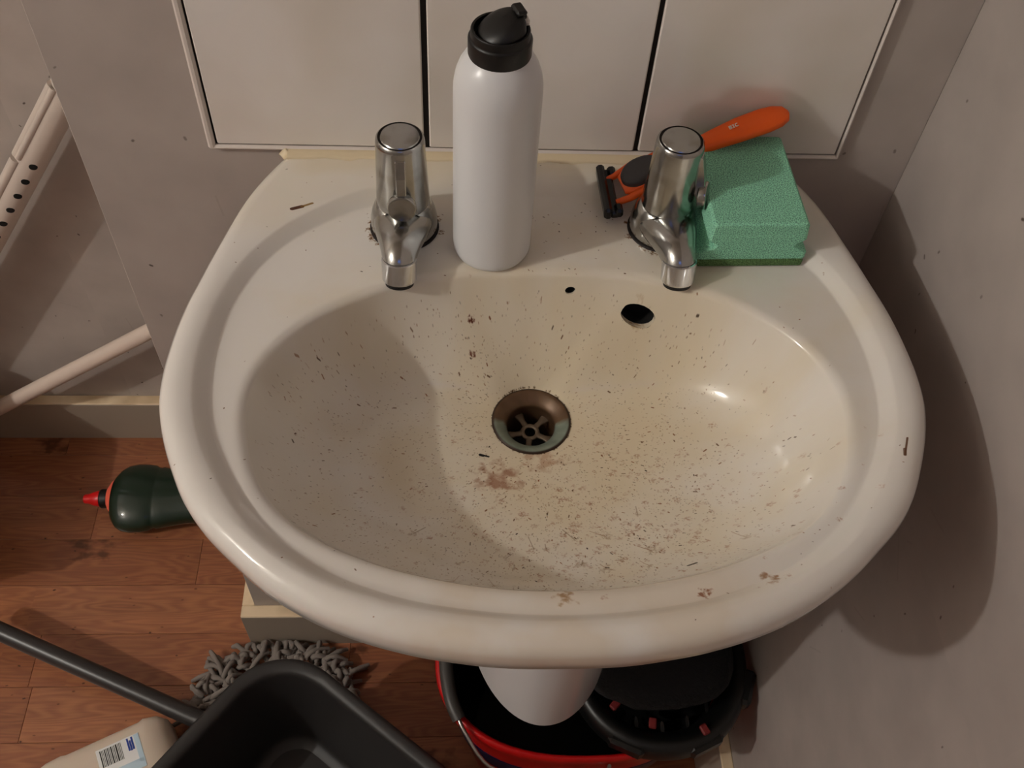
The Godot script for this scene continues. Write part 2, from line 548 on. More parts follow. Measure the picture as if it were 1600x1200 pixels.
func make_basin():
	make_curves()
	var t := thing("washbasin", "white ceramic washbasin spattered with hair and dirt, fixed under the tiles", "washbasin", Vector3(XC, 0.70, 0.0))
	var NU := 300
	var S := []
	for i in NBOWL + 1: S.append(float(i) / NBOWL)
	for i in range(1, 17): S.append(1.0 + i / 16.0)
	for i in range(1, 9): S.append(2.0 + i / 8.0)
	# holes: the grid is drawn in round them
	var holes := [[0.106, 0.8215, 4.9, 2.7, 3, 6], [0.0600, 0.8365, 1.8, 1.25, 2, 5]]
	var warp := {}
	var cut := {}
	var hole_rings := []
	for hl in holes:
		var best := Vector2i.ZERO
		var bd := 1e9
		for r in range(NBOWL / 2, NBOWL):
			for k in range(-40, 41):
				var q := basin_point(TAU * k / NU, S[r])
				var d := Vector2(q.x - hl[0], q.y - hl[1]).length()
				if d < bd:
					bd = d
					best = Vector2i(k, r)
		var m: int = hl[4]
		var mm: int = hl[5]
		for i in range(-mm, mm + 1):
			for j in range(-mm, mm + 1):
				var r: int = max(abs(i), abs(j))
				if r < m: continue
				var d := Vector2(i, j)
				var el := d.normalized() * Vector2(hl[2], hl[3])
				# the same direction on the circle
				var sq := d
				var inner := Vector2(cos(atan2(j, i)) * hl[2], sin(atan2(j, i)) * hl[3])
				var f: float = float(r - m) / float(mm - m)
				warp[Vector2i(posmod(best.x + i, NU), best.y + j)] = inner.lerp(sq, f) - sq
				el = inner
		for i in range(-m, m):
			for j in range(-m, m): cut[Vector2i(posmod(best.x + i, NU), best.y + j)] = true
		var ring := []
		for k in 8 * m:
			var i := 0
			var j := 0
			var side := k / (2 * m)
			var q := k % (2 * m)
			if side == 0: i = -m + q; j = -m
			elif side == 1: i = m; j = -m + q
			elif side == 2: i = m - q; j = m
			else: i = -m; j = m - q
			ring.append(Vector2i(best.x + i, best.y + j))
		hole_rings.append(ring)
	var at := func(k: int, r: int) -> Vector3:
		var w: Vector2 = warp.get(Vector2i(posmod(k, NU), r), Vector2.ZERO)
		var fr := r + w.y
		var i: int = clamp(int(floor(fr)), 0, S.size() - 2)
		return basin_point(TAU * (k + w.x) / NU, lerp(float(S[i]), float(S[i + 1]), fr - i))
	var b := MB.new()
	var rows := S.size()
	var i0 := 0
	for r in rows:
		for k in NU:
			var q: Vector3 = at.call(k, r)
			b.vert(q, Vector2((q.x - (XC - 0.24)) / 0.48, q.z / 0.38))
	# the underside: a shell that closes under the bowl
	var under := 12
	for r in range(1, under + 1):
		var f := float(r) / under
		for k in NU:
			var u := TAU * k / NU
			var o := basin_point(u, 3.0)
			var dp := Vector2(XC, 0.0) + drain_c + Vector2(sin(u), -cos(u)) * 0.03
			var zz: float = lerp(o.z, dp.y, f)
			b.vert(Vector3(lerp(o.x, dp.x, f), o.y - 0.095 * sin(f * PI * 0.5), max(zz, 0.003)), Vector2(0.02, 0.98))
	for r in range(rows + under - 1):
		for k in NU:
			if cut.has(Vector2i(k, r)): continue
			var a := r * NU + k
			var c := r * NU + (k + 1) % NU
			b.ix.append_array([a, c, c + NU, a, c + NU, a + NU])
	b.seal(0, i0)
	for ring in hole_rings:
		var rr := []
		var dp: float = 1.0 if ring.size() > 20 else 0.3
		for d in [Vector3.ZERO, Vector3(0, -0.0004, -0.0006) * dp, Vector3(0, -0.0015, -0.0055) * dp]:
			var row := []
			for q in ring: row.append(at.call(q.x, q.y) + d)
			rr.append(row)
		var uvr := []
		for row in rr: uvr.append(row.map(func(q): return Vector2((q.x - (XC - 0.24)) / 0.48, q.z / 0.38)))
		b.grid(rr, true, uvr, false)
	obj("bowl", b, M.ceramic, t)
	# a dark overflow channel closes each hole at the back
	for ring in hole_rings:
		var hb := MB.new()
		var row := []
		var row2 := []
		for q in ring:
			var w: Vector3 = at.call(q.x, q.y)
			row.append(w + Vector3(0, -0.0012, -0.0050) * (1.0 if ring.size() > 20 else 0.28))
			row2.append(w + Vector3(0, -0.004, -0.016))
		hb.grid([row, row2], true, [], false)
		hb.fan(row2, Vector3(0, 0, 1))
		obj("overflow_hole", hb, M.hole_black, t)
	# sealant between the basin and the wall
	var cb := MB.new()
	var c_rows := []
	for i in 41:
		var x: float = lerp(XC - 0.172, XC + 0.172, i / 40.0)
		var j := 0.0006 * sin(i * 1.7) + 0.0004 * sin(i * 4.1)
		var row := []
		for q in [Vector2(0.0002, 0.8575), Vector2(0.0036, 0.8576), Vector2(0.0042, 0.8580), Vector2(0.0065 + j, 0.8576), Vector2(0.0095 + j, 0.8570), Vector2(0.0125 + j * 2.0, 0.8566), Vector2(0.013, 0.850), Vector2(0.0002, 0.850)]:
			row.append(Vector3(x, q.y, q.x))
		c_rows.append(row)
	cb.grid(c_rows, true)
	cb.fan(c_rows[0], Vector3.LEFT)
	cb.fan(c_rows[-1], Vector3.RIGHT)
	var tb := MB.new()
	var tr := []
	for i in 9:
		var f := i / 8.0
		var ring := []
		for k in 16:
			var a := TAU * k / 16
			var r := 0.0042 * sin(PI * clampf(f, 0.02, 0.98)) * (1.0 + 0.25 * sin(a * 3.0 + i))
			ring.append(Vector3(XC - 0.1785 + f * 0.012, 0.8535 + sin(a) * r * 1.1 - 0.001 * f, 0.0045 + cos(a) * r))
		tr.append(ring)
	tb.grid(tr, true)
	var torn := obj("torn_sealant", tb, M.sealant, t)
	torn.set_meta("label", "torn lumpy end of the sealant")
	var seal_part := obj("sealant", cb, M.sealant, t)
	seal_part.set_meta("label", "yellowed sealant along the tiles")
	# waste: flange, throat and grate
	var wb := MB.new()
	wb.xf = Transform3D(Basis(), Vector3(XC + drain_c.x, YDRAIN, drain_c.y))
	var wr := []
	var wc := []
	var prof := [Vector2(0.0268, -0.003), Vector2(0.0268, 0.0006), Vector2(0.0260, 0.0014), Vector2(0.0248, 0.0015), Vector2(0.0228, 0.0006), Vector2(0.0190, -0.0022), Vector2(0.0170, -0.0044), Vector2(0.0162, -0.0064), Vector2(0.0160, -0.012), Vector2(0.0158, -0.034)]
	var wn := FastNoiseLite.new()
	wn.frequency = 90.0
	for q in prof:
		var row := []
		var rc := []
		for k in 72:
			var a := TAU * k / 72
			var p := Vector3(cos(a) * q.x, q.y, sin(a) * q.x)
			row.append(p)
			var nz := wn.get_noise_3dv(p)
			var front := smoothstep(0.0, 0.12, sin(a) + nz * 0.25 + 0.05)
			var c := Color(0.15, 0.085, 0.045).lerp(Color(0.27, 0.325, 0.27), front)
			c = c * (0.9 + 0.35 * nz)
			if q.y < -0.006: c = Color(0.075, 0.04, 0.022)
			if q.x > 0.0260: c = Color(0.04, 0.022, 0.012)
			rc.append(c)
		wr.append(row)
		wc.append(rc)
	wb.grid(wr, true, [], true, wc)
	# the ring must face up and in, whatever its winding
	var waste := obj("waste", wb, M.tarnished_metal, t, true)
	waste.set_meta("label", "tarnished metal waste with green and brown scale")
	var gb := MB.new()
	gb.xf = Transform3D(Basis(), Vector3(XC + drain_c.x, YDRAIN - 0.0135, drain_c.y))
	gb.tint = Color(0.16, 0.115, 0.075)
	var ring_pts := []
	for k in 25: ring_pts.append(Vector3(cos(TAU * k / 24) * 0.0052, 0, sin(TAU * k / 24) * 0.0052))
	gb.tube(ring_pts, Vector2(0.0016, 0.0012), 8, false)
	for k in 5:
		var a := TAU * k / 5 + 0.45
		var d := Vector3(cos(a), 0, sin(a))
		gb.tube([d * 0.0055, d * 0.010, d * 0.0159], [Vector2(0.0024, 0.0012), Vector2(0.0020, 0.0012), Vector2(0.0036, 0.0012)], 8)
	obj("grate", gb, M.tarnished_metal, waste, true)
	var db := MB.new()
	db.xf = Transform3D(Basis(), Vector3(XC + drain_c.x, YDRAIN - 0.032, drain_c.y))
	db.lathe([Vector2(0.0, 0.0), Vector2(0.0159, 0.0)], 32, false)
	obj("throat_disc", db, M.drain_dark, waste)  # plain black disc that closes the throat below the grate

func ceramic_material():
	# glaze coloured by limescale and soap, then hair clippings, spatter and stains; the map lies flat on the basin from above
	var W := 512
	var im := Image.create(W, W, false, Image.FORMAT_RGB8)
	var f1 := FastNoiseLite.new()
	f1.frequency = 0.012
	f1.fractal_octaves = 4
	var clean := Color(0.905, 0.885, 0.86)
	var yellow := Color(0.855, 0.785, 0.645)
	var scum := Color(0.80, 0.70, 0.56)
	for y in W:
		for x in W:
			var p := Vector2((x + 0.5) / W * 0.48 - 0.24, (y + 0.5) / W * 0.38)
			var q := f1.get_noise_2d(x, y)
			var d := Vector2((p.x - 0.02) / 1.25, p.y - 0.185).length()
			var k: float = smoothstep(0.17, 0.01, d + q * 0.05) * 0.75
			k = max(k, smoothstep(0.045, 0.012, p.y + q * 0.012) * 0.5 * smoothstep(0.19, 0.15, abs(p.x)))
			k = max(k, smoothstep(0.10, 0.02, p.y + q * 0.05) * 0.22)
			var c := clean.lerp(yellow, clamp(k, 0.0, 1.0))
			var front: float = smoothstep(0.30, 0.33, p.y) * smoothstep(0.15, 0.05, abs(p.x))
			c = c.lerp(scum, clamp(front * (0.22 + q * 0.5), 0.0, 0.28))
			im.set_pixel(x, y, c)
	im.resize(2048, 2048, Image.INTERPOLATE_BILINEAR)
	var sx := 2048.0 / 0.48
	var sy := 2048.0 / 0.38
	var px := func(x: float, z: float) -> Vector2: return Vector2((x - XC + 0.24) * sx, z * sy)
	var browns := [Color(0.28, 0.15, 0.07), Color(0.15, 0.09, 0.055), Color(0.42, 0.23, 0.12), Color(0.31, 0.19, 0.10), Color(0.48, 0.27, 0.16)]
	# flecks in the bowl, thick round and before the waste, thin up the left wall
	var made := 0
	while made < 5200:
		var x := rng.randf_range(-0.17, 0.17)
		var z := rng.randf_range(0.112, 0.33)
		var dirv := Vector2(x, z - ZC)
		if dirv.length() > rad("edge", atan2(dirv.x, -dirv.y)) - 0.002: continue
		var dw := Vector2(x, z) - drain_c
		if dw.length() < 0.03: continue
		var dens := 0.32 * smoothstep(0.16, 0.08, x) + 0.75 * exp(-pow((x - 0.045) / 0.075, 2) - pow((z - 0.225) / 0.06, 2)) + 0.45 * exp(-pow((x + 0.035) / 0.045, 2) - pow((z - 0.19) / 0.09, 2)) + 0.3 * exp(-pow(x / 0.1, 2) - pow((z - 0.28) / 0.04, 2))
		if rng.randf() > dens: continue
		made += 1
		var p: Vector2 = px.call(x + XC, z)
		var out := dw.normalized()
		var an := atan2(out.y, out.x) + rng.randfn(0.0, 0.5)
		var ln: float = abs(rng.randfn(0.0, 1.0)) * 2.4
		if z < 0.14: ln *= 0.5
		var big := rng.randf() < 0.04
		if big: ln += rng.randf_range(2, 6)
		if x > 0.08: an = rng.randf() * TAU
		var c: Color = browns[rng.randi() % browns.size()]
		stroke(im, p, p + Vector2(cos(an), sin(an)) * ln, rng.randf_range(0.5, 1.5) * (1.4 if big else 1.0), c, rng.randf_range(0.12, 0.5) if not big else rng.randf_range(0.5, 0.85))
	for i in 420:     # faint pinkish spatter
		var x := rng.randfn(0.03, 0.06)
		var z := rng.randfn(0.25, 0.04)
		if Vector2(x, z).distance_to(drain_c) < 0.032 or z > 0.34: continue
		var p: Vector2 = px.call(x + XC, z)
		smudge(im, p, rng.randf_range(4, 11), Color(0.55, 0.33, 0.24), rng.randf_range(0.15, 0.45), i)
	for i in 150:     # rim and deck
		var x := rng.randf_range(-0.21, 0.21)
		var z := rng.randf_range(0.01, 0.365)
		var p: Vector2 = px.call(x + XC, z)
		stroke(im, p, p + Vector2(rng.randf_range(-3, 3), rng.randf_range(-4, 4)), rng.randf_range(0.6, 1.5), browns[rng.randi() % browns.size()], rng.randf_range(0.25, 0.8))
	for i in 70:      # behind and round the taps
		var p: Vector2 = px.call(rng.randfn(0.06, 0.06), rng.randf_range(0.04, 0.115))
		stroke(im, p, p + Vector2(rng.randf_range(-4, 4), rng.randf_range(-4, 4)), rng.randf_range(0.7, 1.6), browns[rng.randi() % 3], rng.randf_range(0.3, 0.8))
	# marks that can be told apart
	smudge(im, px.call(0.0163, 0.2156), 64.0, Color(0.55, 0.34, 0.25), 0.6, 5)
	smudge(im, px.call(0.006, 0.213), 40.0, Color(0.52, 0.32, 0.23), 0.45, 9)
	smudge(im, px.call(0.044, 0.198), 60.0, Color(0.62, 0.42, 0.3), 0.4, 15)
	smudge(im, px.call(-0.004, 0.122), 9.0, Color(0.3, 0.12, 0.08), 0.9, 6)
	smudge(im, px.call(-0.003, 0.133), 9.0, Color(0.33, 0.14, 0.09), 0.8, 7)
	for h in [[0.0030, 0.1973, 0.0075, 0.1985, 3.2], [0.0022, 0.1972, 0.0040, 0.1978, 5.0]]:
		stroke(im, px.call(h[0], h[1]), px.call(h[2], h[3]), h[4], Color(0.06, 0.05, 0.05), 0.95)
	stroke(im, px.call(-0.1225, 0.0612), px.call(-0.1165, 0.0588), 7.0, Color(0.27, 0.12, 0.05), 0.9)
	stroke(im, px.call(-0.1165, 0.0588), px.call(-0.1100, 0.0555), 4.2, Color(0.5, 0.36, 0.16), 0.8)
	stroke(im, px.call(0.2395, 0.2535), px.call(0.2440, 0.2420), 2.4, Color(0.33, 0.2, 0.12), 0.85)
	stroke(im, px.call(0.2395, 0.2535), px.call(0.2405, 0.2495), 4.0, Color(0.33, 0.2, 0.12), 0.7)
	stroke(im, px.call(0.1215, 0.2925), px.call(0.1265, 0.2910), 3.2, Color(0.12, 0.09, 0.05), 0.9)
	smudge(im, px.call(0.151, 0.3250), 22.0, Color(0.58, 0.42, 0.3), 0.8, 16)
	smudge(im, px.call(0.1150, 0.3330), 16.0, Color(0.5, 0.3, 0.2), 0.8, 17)
	smudge(im, px.call(0.0420, 0.3350), 26.0, Color(0.58, 0.42, 0.26), 0.7, 18)
	for i in 22:      # wiped hair streaks at the front of the bowl
		var x := rng.randfn(0.01, 0.05)
		var z := rng.randf_range(0.235, 0.315)
		var p: Vector2 = px.call(XC + x, z)
		var out := (Vector2(x, z) - drain_c).normalized()
		var q := p + out.rotated(rng.randfn(0, 0.35)) * rng.randf_range(14, 60)
		stroke(im, p, q, rng.randf_range(0.9, 1.8), browns[3 + rng.randi() % 2], rng.randf_range(0.2, 0.5))
		smudge(im, q, rng.randf_range(8, 22), Color(0.5, 0.36, 0.25), rng.randf_range(0.2, 0.4), 100 + i)
	for i in 40:      # crusts round the taps and the overflow
		var a := rng.randf() * TAU
		var c: Vector2 = [Vector2(-0.048, 0.070), Vector2(0.1245, 0.068)][i % 2]
		var p: Vector2 = px.call(c.x + cos(a) * 0.0235, c.y + sin(a) * 0.0235)
		smudge(im, p, rng.randf_range(5, 13), Color(0.36, 0.2, 0.08), 0.75, 200 + i)
	smudge(im, px.call(0.106, 0.122), 22.0, Color(0.62, 0.46, 0.28), 0.4, 31)
	for i in 60:      # dark line round the waste
		var a := rng.randf() * TAU
		var p: Vector2 = px.call(XC + drain_c.x + cos(a) * 0.0268, drain_c.y + sin(a) * 0.0268)
		smudge(im, p, rng.randf_range(2, 5), Color(0.22, 0.13, 0.05), 0.8, 300 + i)
	im.generate_mipmaps()
	var m := mat("ceramic", Color.WHITE, 0.1)
	m.albedo_texture = ImageTexture.create_from_image(im)
	m.clearcoat_enabled = false

# ---------------------------------------------------------------- taps
func make_tap() -> Node3D:
	var t := thing("basin_tap", "chrome basin tap with its lever knob turned to face the bowl, left of the spray can", "tap")
	var b := MB.new()
	b.lathe([Vector2(0.0212, 0.0010), Vector2(0.0216, 0.002), Vector2(0.0219, 0.005), Vector2(0.0217, 0.010), Vector2(0.0207, 0.015), Vector2(0.0191, 0.0195), Vector2(0.0172, 0.0230), Vector2(0.0150, 0.0245), Vector2(0.0, 0.0245)], 48)
	obj("body", b, M.chrome, t)
	var wsh := MB.new()
	wsh.lathe([Vector2(0.0, 0.0001), Vector2(0.0226, 0.0001), Vector2(0.0229, 0.0007), Vector2(0.0224, 0.0014), Vector2(0.0200, 0.0014)], 44)
	var ws := obj("base_washer", wsh, M.dark_groove, t)
	ws.set_meta("label", "grimy dark washer")
	var s := MB.new()
	var path := catmull([Vector3(0, 0.0120, 0.003), Vector3(0, 0.0138, 0.013), Vector3(0, 0.0160, 0.024), Vector3(0, 0.0165, 0.0335), Vector3(0, 0.0145, 0.0410), Vector3(0, 0.0105, 0.0448), Vector3(0, 0.0060, 0.0464)], 6)
	var rr := []
	for i in path.size():
		var f := float(i) / (path.size() - 1)
		rr.append(Vector2(lerp(0.0190, 0.0108, smoothstep(0.05, 0.75, f)), lerp(0.0115, 0.0110, smoothstep(0.2, 0.7, f))))
	s.tube(path, rr, 32)
	var tip := Transform3D(Basis(Vector3.RIGHT, -0.32), Vector3(0, 0.0098, 0.0458))
	obj("spout", s, M.chrome, t)
	var o := MB.new()
	o.xf = tip
	o.lathe([Vector2(0.0100, 0.0060), Vector2(0.0111, 0.0058), Vector2(0.0113, 0.0048), Vector2(0.0110, -0.0075), Vector2(0.0102, -0.0088), Vector2(0.0088, -0.0088)], 40, false)
	obj("outlet_collar", o, M.bright_chrome, t)
	var a := MB.new()
	a.xf = tip
	a.lathe([Vector2(0.0092, -0.0080), Vector2(0.0090, -0.0118), Vector2(0.0078, -0.0124), Vector2(0.0, -0.0120)], 32, false)
	obj("aerator", a, M.black_rubber, t)
	var h := MB.new()
	h.lathe([Vector2(0.0150, 0.0246), Vector2(0.0168, 0.0246), Vector2(0.0171, 0.0256), Vector2(0.0165, 0.040), Vector2(0.0157, 0.058), Vector2(0.0152, 0.0725), Vector2(0.0147, 0.0748), Vector2(0.0136, 0.0758), Vector2(0.0134, 0.0746), Vector2(0.0, 0.0746)], 48)
	var hd := obj("handle", h, M.chrome, t)
	var cap := MB.new()
	cap.lathe([Vector2(0.0122, 0.0740), Vector2(0.0122, 0.0757), Vector2(0.0117, 0.0763), Vector2(0.006, 0.0766), Vector2(0.0, 0.0767)], 40)
	obj("cap", cap, M.chrome, hd)
	var gv := MB.new()
	gv.lathe([Vector2(0.0136, 0.0749), Vector2(0.0120, 0.0749)], 40)
	obj("groove", gv, M.dark_groove, hd)
	# the lever: a fin down the side that ends in a round knob
	var lv := Node3D.new()
	lv.name = "lever"
	var f := MB.new()
	f.prism(PackedVector2Array([Vector2(0.0140, 0.0700), Vector2(0.0158, 0.0690), Vector2(0.0190, 0.0580), Vector2(0.0215, 0.0470), Vector2(0.0215, 0.0380), Vector2(0.0190, 0.0330), Vector2(0.0152, 0.0400)]), -0.0032, 0.0032, 0.0007)
	f.xf = Transform3D(Basis(Vector3.BACK, -PI / 2 + 0.16), Vector3(0.0202, 0.0375, 0))
	f.lathe([Vector2(0.0, -0.0015), Vector2(0.0080, -0.0015), Vector2(0.0090, -0.0006), Vector2(0.0092, 0.0026), Vector2(0.0087, 0.0040), Vector2(0.0076, 0.0045), Vector2(0.0, 0.0046)], 32)
	var l := obj("lever", f, M.chrome, t)
	lv.free()
	return t

func place_taps():
	var left := make_tap()
	var right: Node3D = left.duplicate()
	right.name = numbered("basin_tap")
	add_child(right)
	left.position = Vector3(-0.0485, YDECK, 0.0690)
	right.position = Vector3(0.1240, YDECK, 0.0675)
	right.rotation.y = 0.10
	left.rotation.y = -0.03
	left.get_node("lever").rotation.y = -PI / 2 + 0.05
	right.get_node("lever").rotation.y = -0.45
	tag(left, "chrome basin tap standing left of the spray can, lever knob facing the bowl", "tap", "chrome basin taps")
	tag(right, "chrome basin tap beside the green sponge, lever knob turned towards the sponge", "tap", "chrome basin taps")

# ---------------------------------------------------------------- things on the basin
func make_can():
	var at := Vector3(0.0090, YDECK, 0.0853)
	var t := thing("spray_can", "plain white spray can with a black cap, standing between the taps", "spray can", at)
	var b := MB.new()
	b.xf.origin = at
	b.lathe([Vector2(0.0, 0.0), Vector2(0.0225, 0.0), Vector2(0.0240, 0.0008), Vector2(0.0250, 0.0030), Vector2(0.0253, 0.0060), Vector2(0.0253, 0.1240), Vector2(0.0251, 0.1285), Vector2(0.0241, 0.1345), Vector2(0.0222, 0.1400), Vector2(0.0195, 0.1445), Vector2(0.0165, 0.1475), Vector2(0.0, 0.1475)], 56)
	obj("body", b, M.can_white, t)
	var c := MB.new()
	c.xf.origin = at
	c.lathe([Vector2(0.0140, 0.1455), Vector2(0.0168, 0.1462), Vector2(0.0174, 0.1478), Vector2(0.0175, 0.1565), Vector2(0.0168, 0.1575), Vector2(0.0162, 0.1579), Vector2(0.0161, 0.1615), Vector2(0.0156, 0.1623), Vector2(0.0144, 0.1621), Vector2(0.0141, 0.1580), Vector2(0.0, 0.1580)], 48)
	var collar := obj("cap_collar", c, M.black_plastic, t)
	# actuator: a tilted dome cut off flat towards the right, where the spout is
	var d := MB.new()
	d.xf = Transform3D(Basis(Vector3.UP, 0.35), at + Vector3(0, 0.1562, 0))
	var rows := []
	for i in 13:
		var f := i / 12.0
		var ring := []
		for k in 36:
			var a := TAU * k / 36
			var r := 0.0138 * sqrt(max(0.0, 1.0 - pow(f, 3.2)))
			var p := Vector3(cos(a) * r, 0.0, sin(a) * r)
			p.x = min(p.x, 0.0112 - f * 0.001)
			var tilt: float = 0.0072 + 0.0056 * clamp((p.x + 0.006) / 0.016, -0.9, 1.0)
			p.y = f * tilt + 0.004 * f
			p.x += 0.0022 * f
			ring.append(p)
		rows.append(ring)
	d.grid(rows, true)
	obj("actuator", d, M.black_plastic, t)
	var n := MB.new()
	n.xf = Transform3D(Basis(Vector3.UP, 0.35), at + Vector3(0, 0.1562, 0))
	n.tube([Vector3(0.008, 0.0115, 0), Vector3(0.0120, 0.0122, 0), Vector3(0.0134, 0.0124, 0)], [0.0034, 0.0032, 0.0028], 16)
	n.box(Vector3(0.0100, 0.0150, 0), Vector3(0.006, 0.003, 0.010), 0.001)
	obj("spout", n, M.black_plastic, t)
	var w := MB.new()
	w.xf = Transform3D(Basis(Vector3.UP, 0.35), at + Vector3(0, 0.1562, 0))
	w.tube([Vector3(0.0120, 0.0070, 0), Vector3(0.0145, 0.0080, 0), Vector3(0.0158, 0.0084, 0)], [0.0022, 0.0032, 0.0018], 14)
	var nz := obj("nozzle_tip", w, M.white_nozzle, t)
	nz.set_meta("label", "white nozzle tip")

func make_sponge():
	var at := Vector3(0.1765, YDECK, 0.056)
	var t := thing("sponge", "green washing-up sponge with grip grooves, lying flat behind the right corner of the deck", "sponge", at)
	t.set_meta("label", "green washing-up sponge with grip grooves, lying under the orange razor handle")
	var hw := 0.0365
	var s := MB.new()
	s.xf = Transform3D(Basis(Vector3.UP, 0.03), at)
	var prof := PackedVector2Array([Vector2(-hw, 0.0064), Vector2(hw, 0.0064), Vector2(hw, 0.0120), Vector2(hw - 0.0040, 0.0150), Vector2(hw - 0.0085, 0.0180), Vector2(hw - 0.0080, 0.0200), Vector2(hw - 0.0030, 0.0235), Vector2(hw - 0.0045, 0.0360), Vector2(hw - 0.0062, 0.0376), Vector2(-hw + 0.0075, 0.0384), Vector2(-hw + 0.0058, 0.0370), Vector2(-hw + 0.0052, 0.0245), Vector2(-hw + 0.0105, 0.0195), Vector2(-hw + 0.0100, 0.0175), Vector2(-hw + 0.0040, 0.0140), Vector2(-hw, 0.0120)])
	s.prism(prof, -0.0405, 0.0455, 0.0016)
	obj("foam", s, M.sponge_foam, t)
	var g := MB.new()
	g.xf = s.xf
	g.box(Vector3(0, 0.0032, 0.0025), Vector3(hw * 2 - 0.001, 0.0062, 0.0868), 0.0012)
	var pad := obj("scouring_pad", g, M.scourer_green, t)
	pad.set_meta("label", "darker green scouring side")

func make_razor():
	# lies behind the right tap: head down on the deck, handle up across the sponge
	var A := Vector3(0.0880, 0.8565, 0.0430)
	var Bp := Vector3(0.2085, 0.9040, 0.0120)
	var t := thing("razor", "orange disposable razor lying behind the tap with its handle on the sponge", "razor", A)
	var dir := (Bp - A).normalized()
	var side := Vector3.UP.cross(dir).normalized()
	var up := dir.cross(side).normalized()
	var bas := Basis(dir, up, -side)
	if bas.determinant() < 0: bas = Basis(dir, up, side)
	var fr := Transform3D(bas, A)
	var L := A.distance_to(Bp)
	# handle: along local x, wide across local z
	var h := MB.new()
	h.xf = fr
	var rows := []
	var keys := [[0.0115, 0.0080, 0.0026], [0.016, 0.0112, 0.0034], [0.028, 0.0124, 0.0044], [0.040, 0.0118, 0.0052], [0.050, 0.0096, 0.0052], [0.060, 0.0072, 0.0049], [0.064, 0.0058, 0.0047], [0.080, 0.0078, 0.0046], [0.098, 0.0100, 0.0045], [0.115, 0.0106, 0.0042], [0.124, 0.0095, 0.0038], [0.1300, 0.0064, 0.0032], [0.1322, 0.0018, 0.0016]]
	for q in keys:
		var ring := []
		for k in 24:
			var a := TAU * k / 24
			var ex := signf(cos(a)) * pow(abs(cos(a)), 0.75)
			var ey := signf(sin(a)) * pow(abs(sin(a)), 0.75)
			ring.append(Vector3(q[0], ey * q[2] + 0.006 * sin(clampf(q[0] / L, 0, 1) * PI) - 0.0005, ex * q[1]))
		rows.append(ring)
	h.grid(rows, true)
	h.fan(rows[0], Vector3.LEFT)
	h.fan(rows[-1], Vector3.RIGHT)
	# the two arms that hold the head
	for s in [-1.0, 1.0]:
		h.tube([Vector3(0.034, 0.0040, s * 0.0100), Vector3(0.024, 0.0022, s * 0.0125), Vector3(0.013, 0.0, s * 0.0122), Vector3(0.0035, 0.0, s * 0.0112)], [0.0034, 0.0030, 0.0025, 0.0022], 10)
	var hd := obj("handle", h, M.orange_plastic, t)
	var g := MB.new()
	g.xf = fr
	var gr := []
	for e in [[0.0, 1.0], [0.0014, 0.93], [0.0020, 0.75]]:
		var ring := []
		for k in 32:
			var a := TAU * k / 32
			var rx := 0.0165 if cos(a) > 0 else 0.0125
			ring.append(Vector3(0.0250 + cos(a) * rx * e[1], 0.0080 + 0.0014 * cos(a) + e[0], sin(a) * 0.0108 * e[1]))
		gr.append(ring)
	var low := []
	for p in gr[0]: low.append(p + Vector3(0, -0.006, 0))
	gr.insert(0, low)
	g.grid(gr, true)
	g.fan(gr[-1], Vector3.UP)
	var pad := obj("thumb_grip", g, M.grey_rubber, t)
	pad.set_meta("label", "dark grey rubber thumb grip")
	var k2 := MB.new()
	k2.xf = fr * Transform3D(Basis(Vector3.UP, -0.20) * Basis(Vector3.BACK, -0.25), Vector3(0.002, 0.0, 0.0))
	k2.box(Vector3(-0.0035, 0.0015, 0), Vector3(0.0056, 0.0100, 0.0440), 0.0018)
	k2.box(Vector3(0.0012, -0.0010, 0), Vector3(0.0060, 0.0062, 0.0415), 0.0014)
	for s in [-1.0, 1.0]: k2.box(Vector3(0.0040, 0.0005, s * 0.0172), Vector3(0.0055, 0.0075, 0.0085), 0.0016)
	var head := obj("razor_head", k2, M.razor_black, t)
	var bl := MB.new()
	bl.xf = k2.xf
	for i in 2: bl.box(Vector3(-0.0042 + i * 0.0022, -0.0036, 0), Vector3(0.0009, 0.0012, 0.0350), 0.0002)
	obj("blade", bl, M.wire_steel, head)
	var tm := TextMesh.new()
	tm.text = "BIC"
	var fnt := SystemFont.new()
	fnt.font_names = PackedStringArray(["Droid Sans"])
	fnt.font_weight = 700
	tm.font = fnt
	tm.font_size = 32
	tm.pixel_size = 0.00013
	tm.depth = 0.0004
	var o := MeshInstance3D.new()
	o.name = "lettering"
	o.mesh = tm
	o.material_override = M.white_ink
	hd.add_child(o, true)
	o.transform = Transform3D(bas * Basis(Vector3.RIGHT, -PI / 2), fr * Vector3(0.094, 0.0094, 0.0) - A)

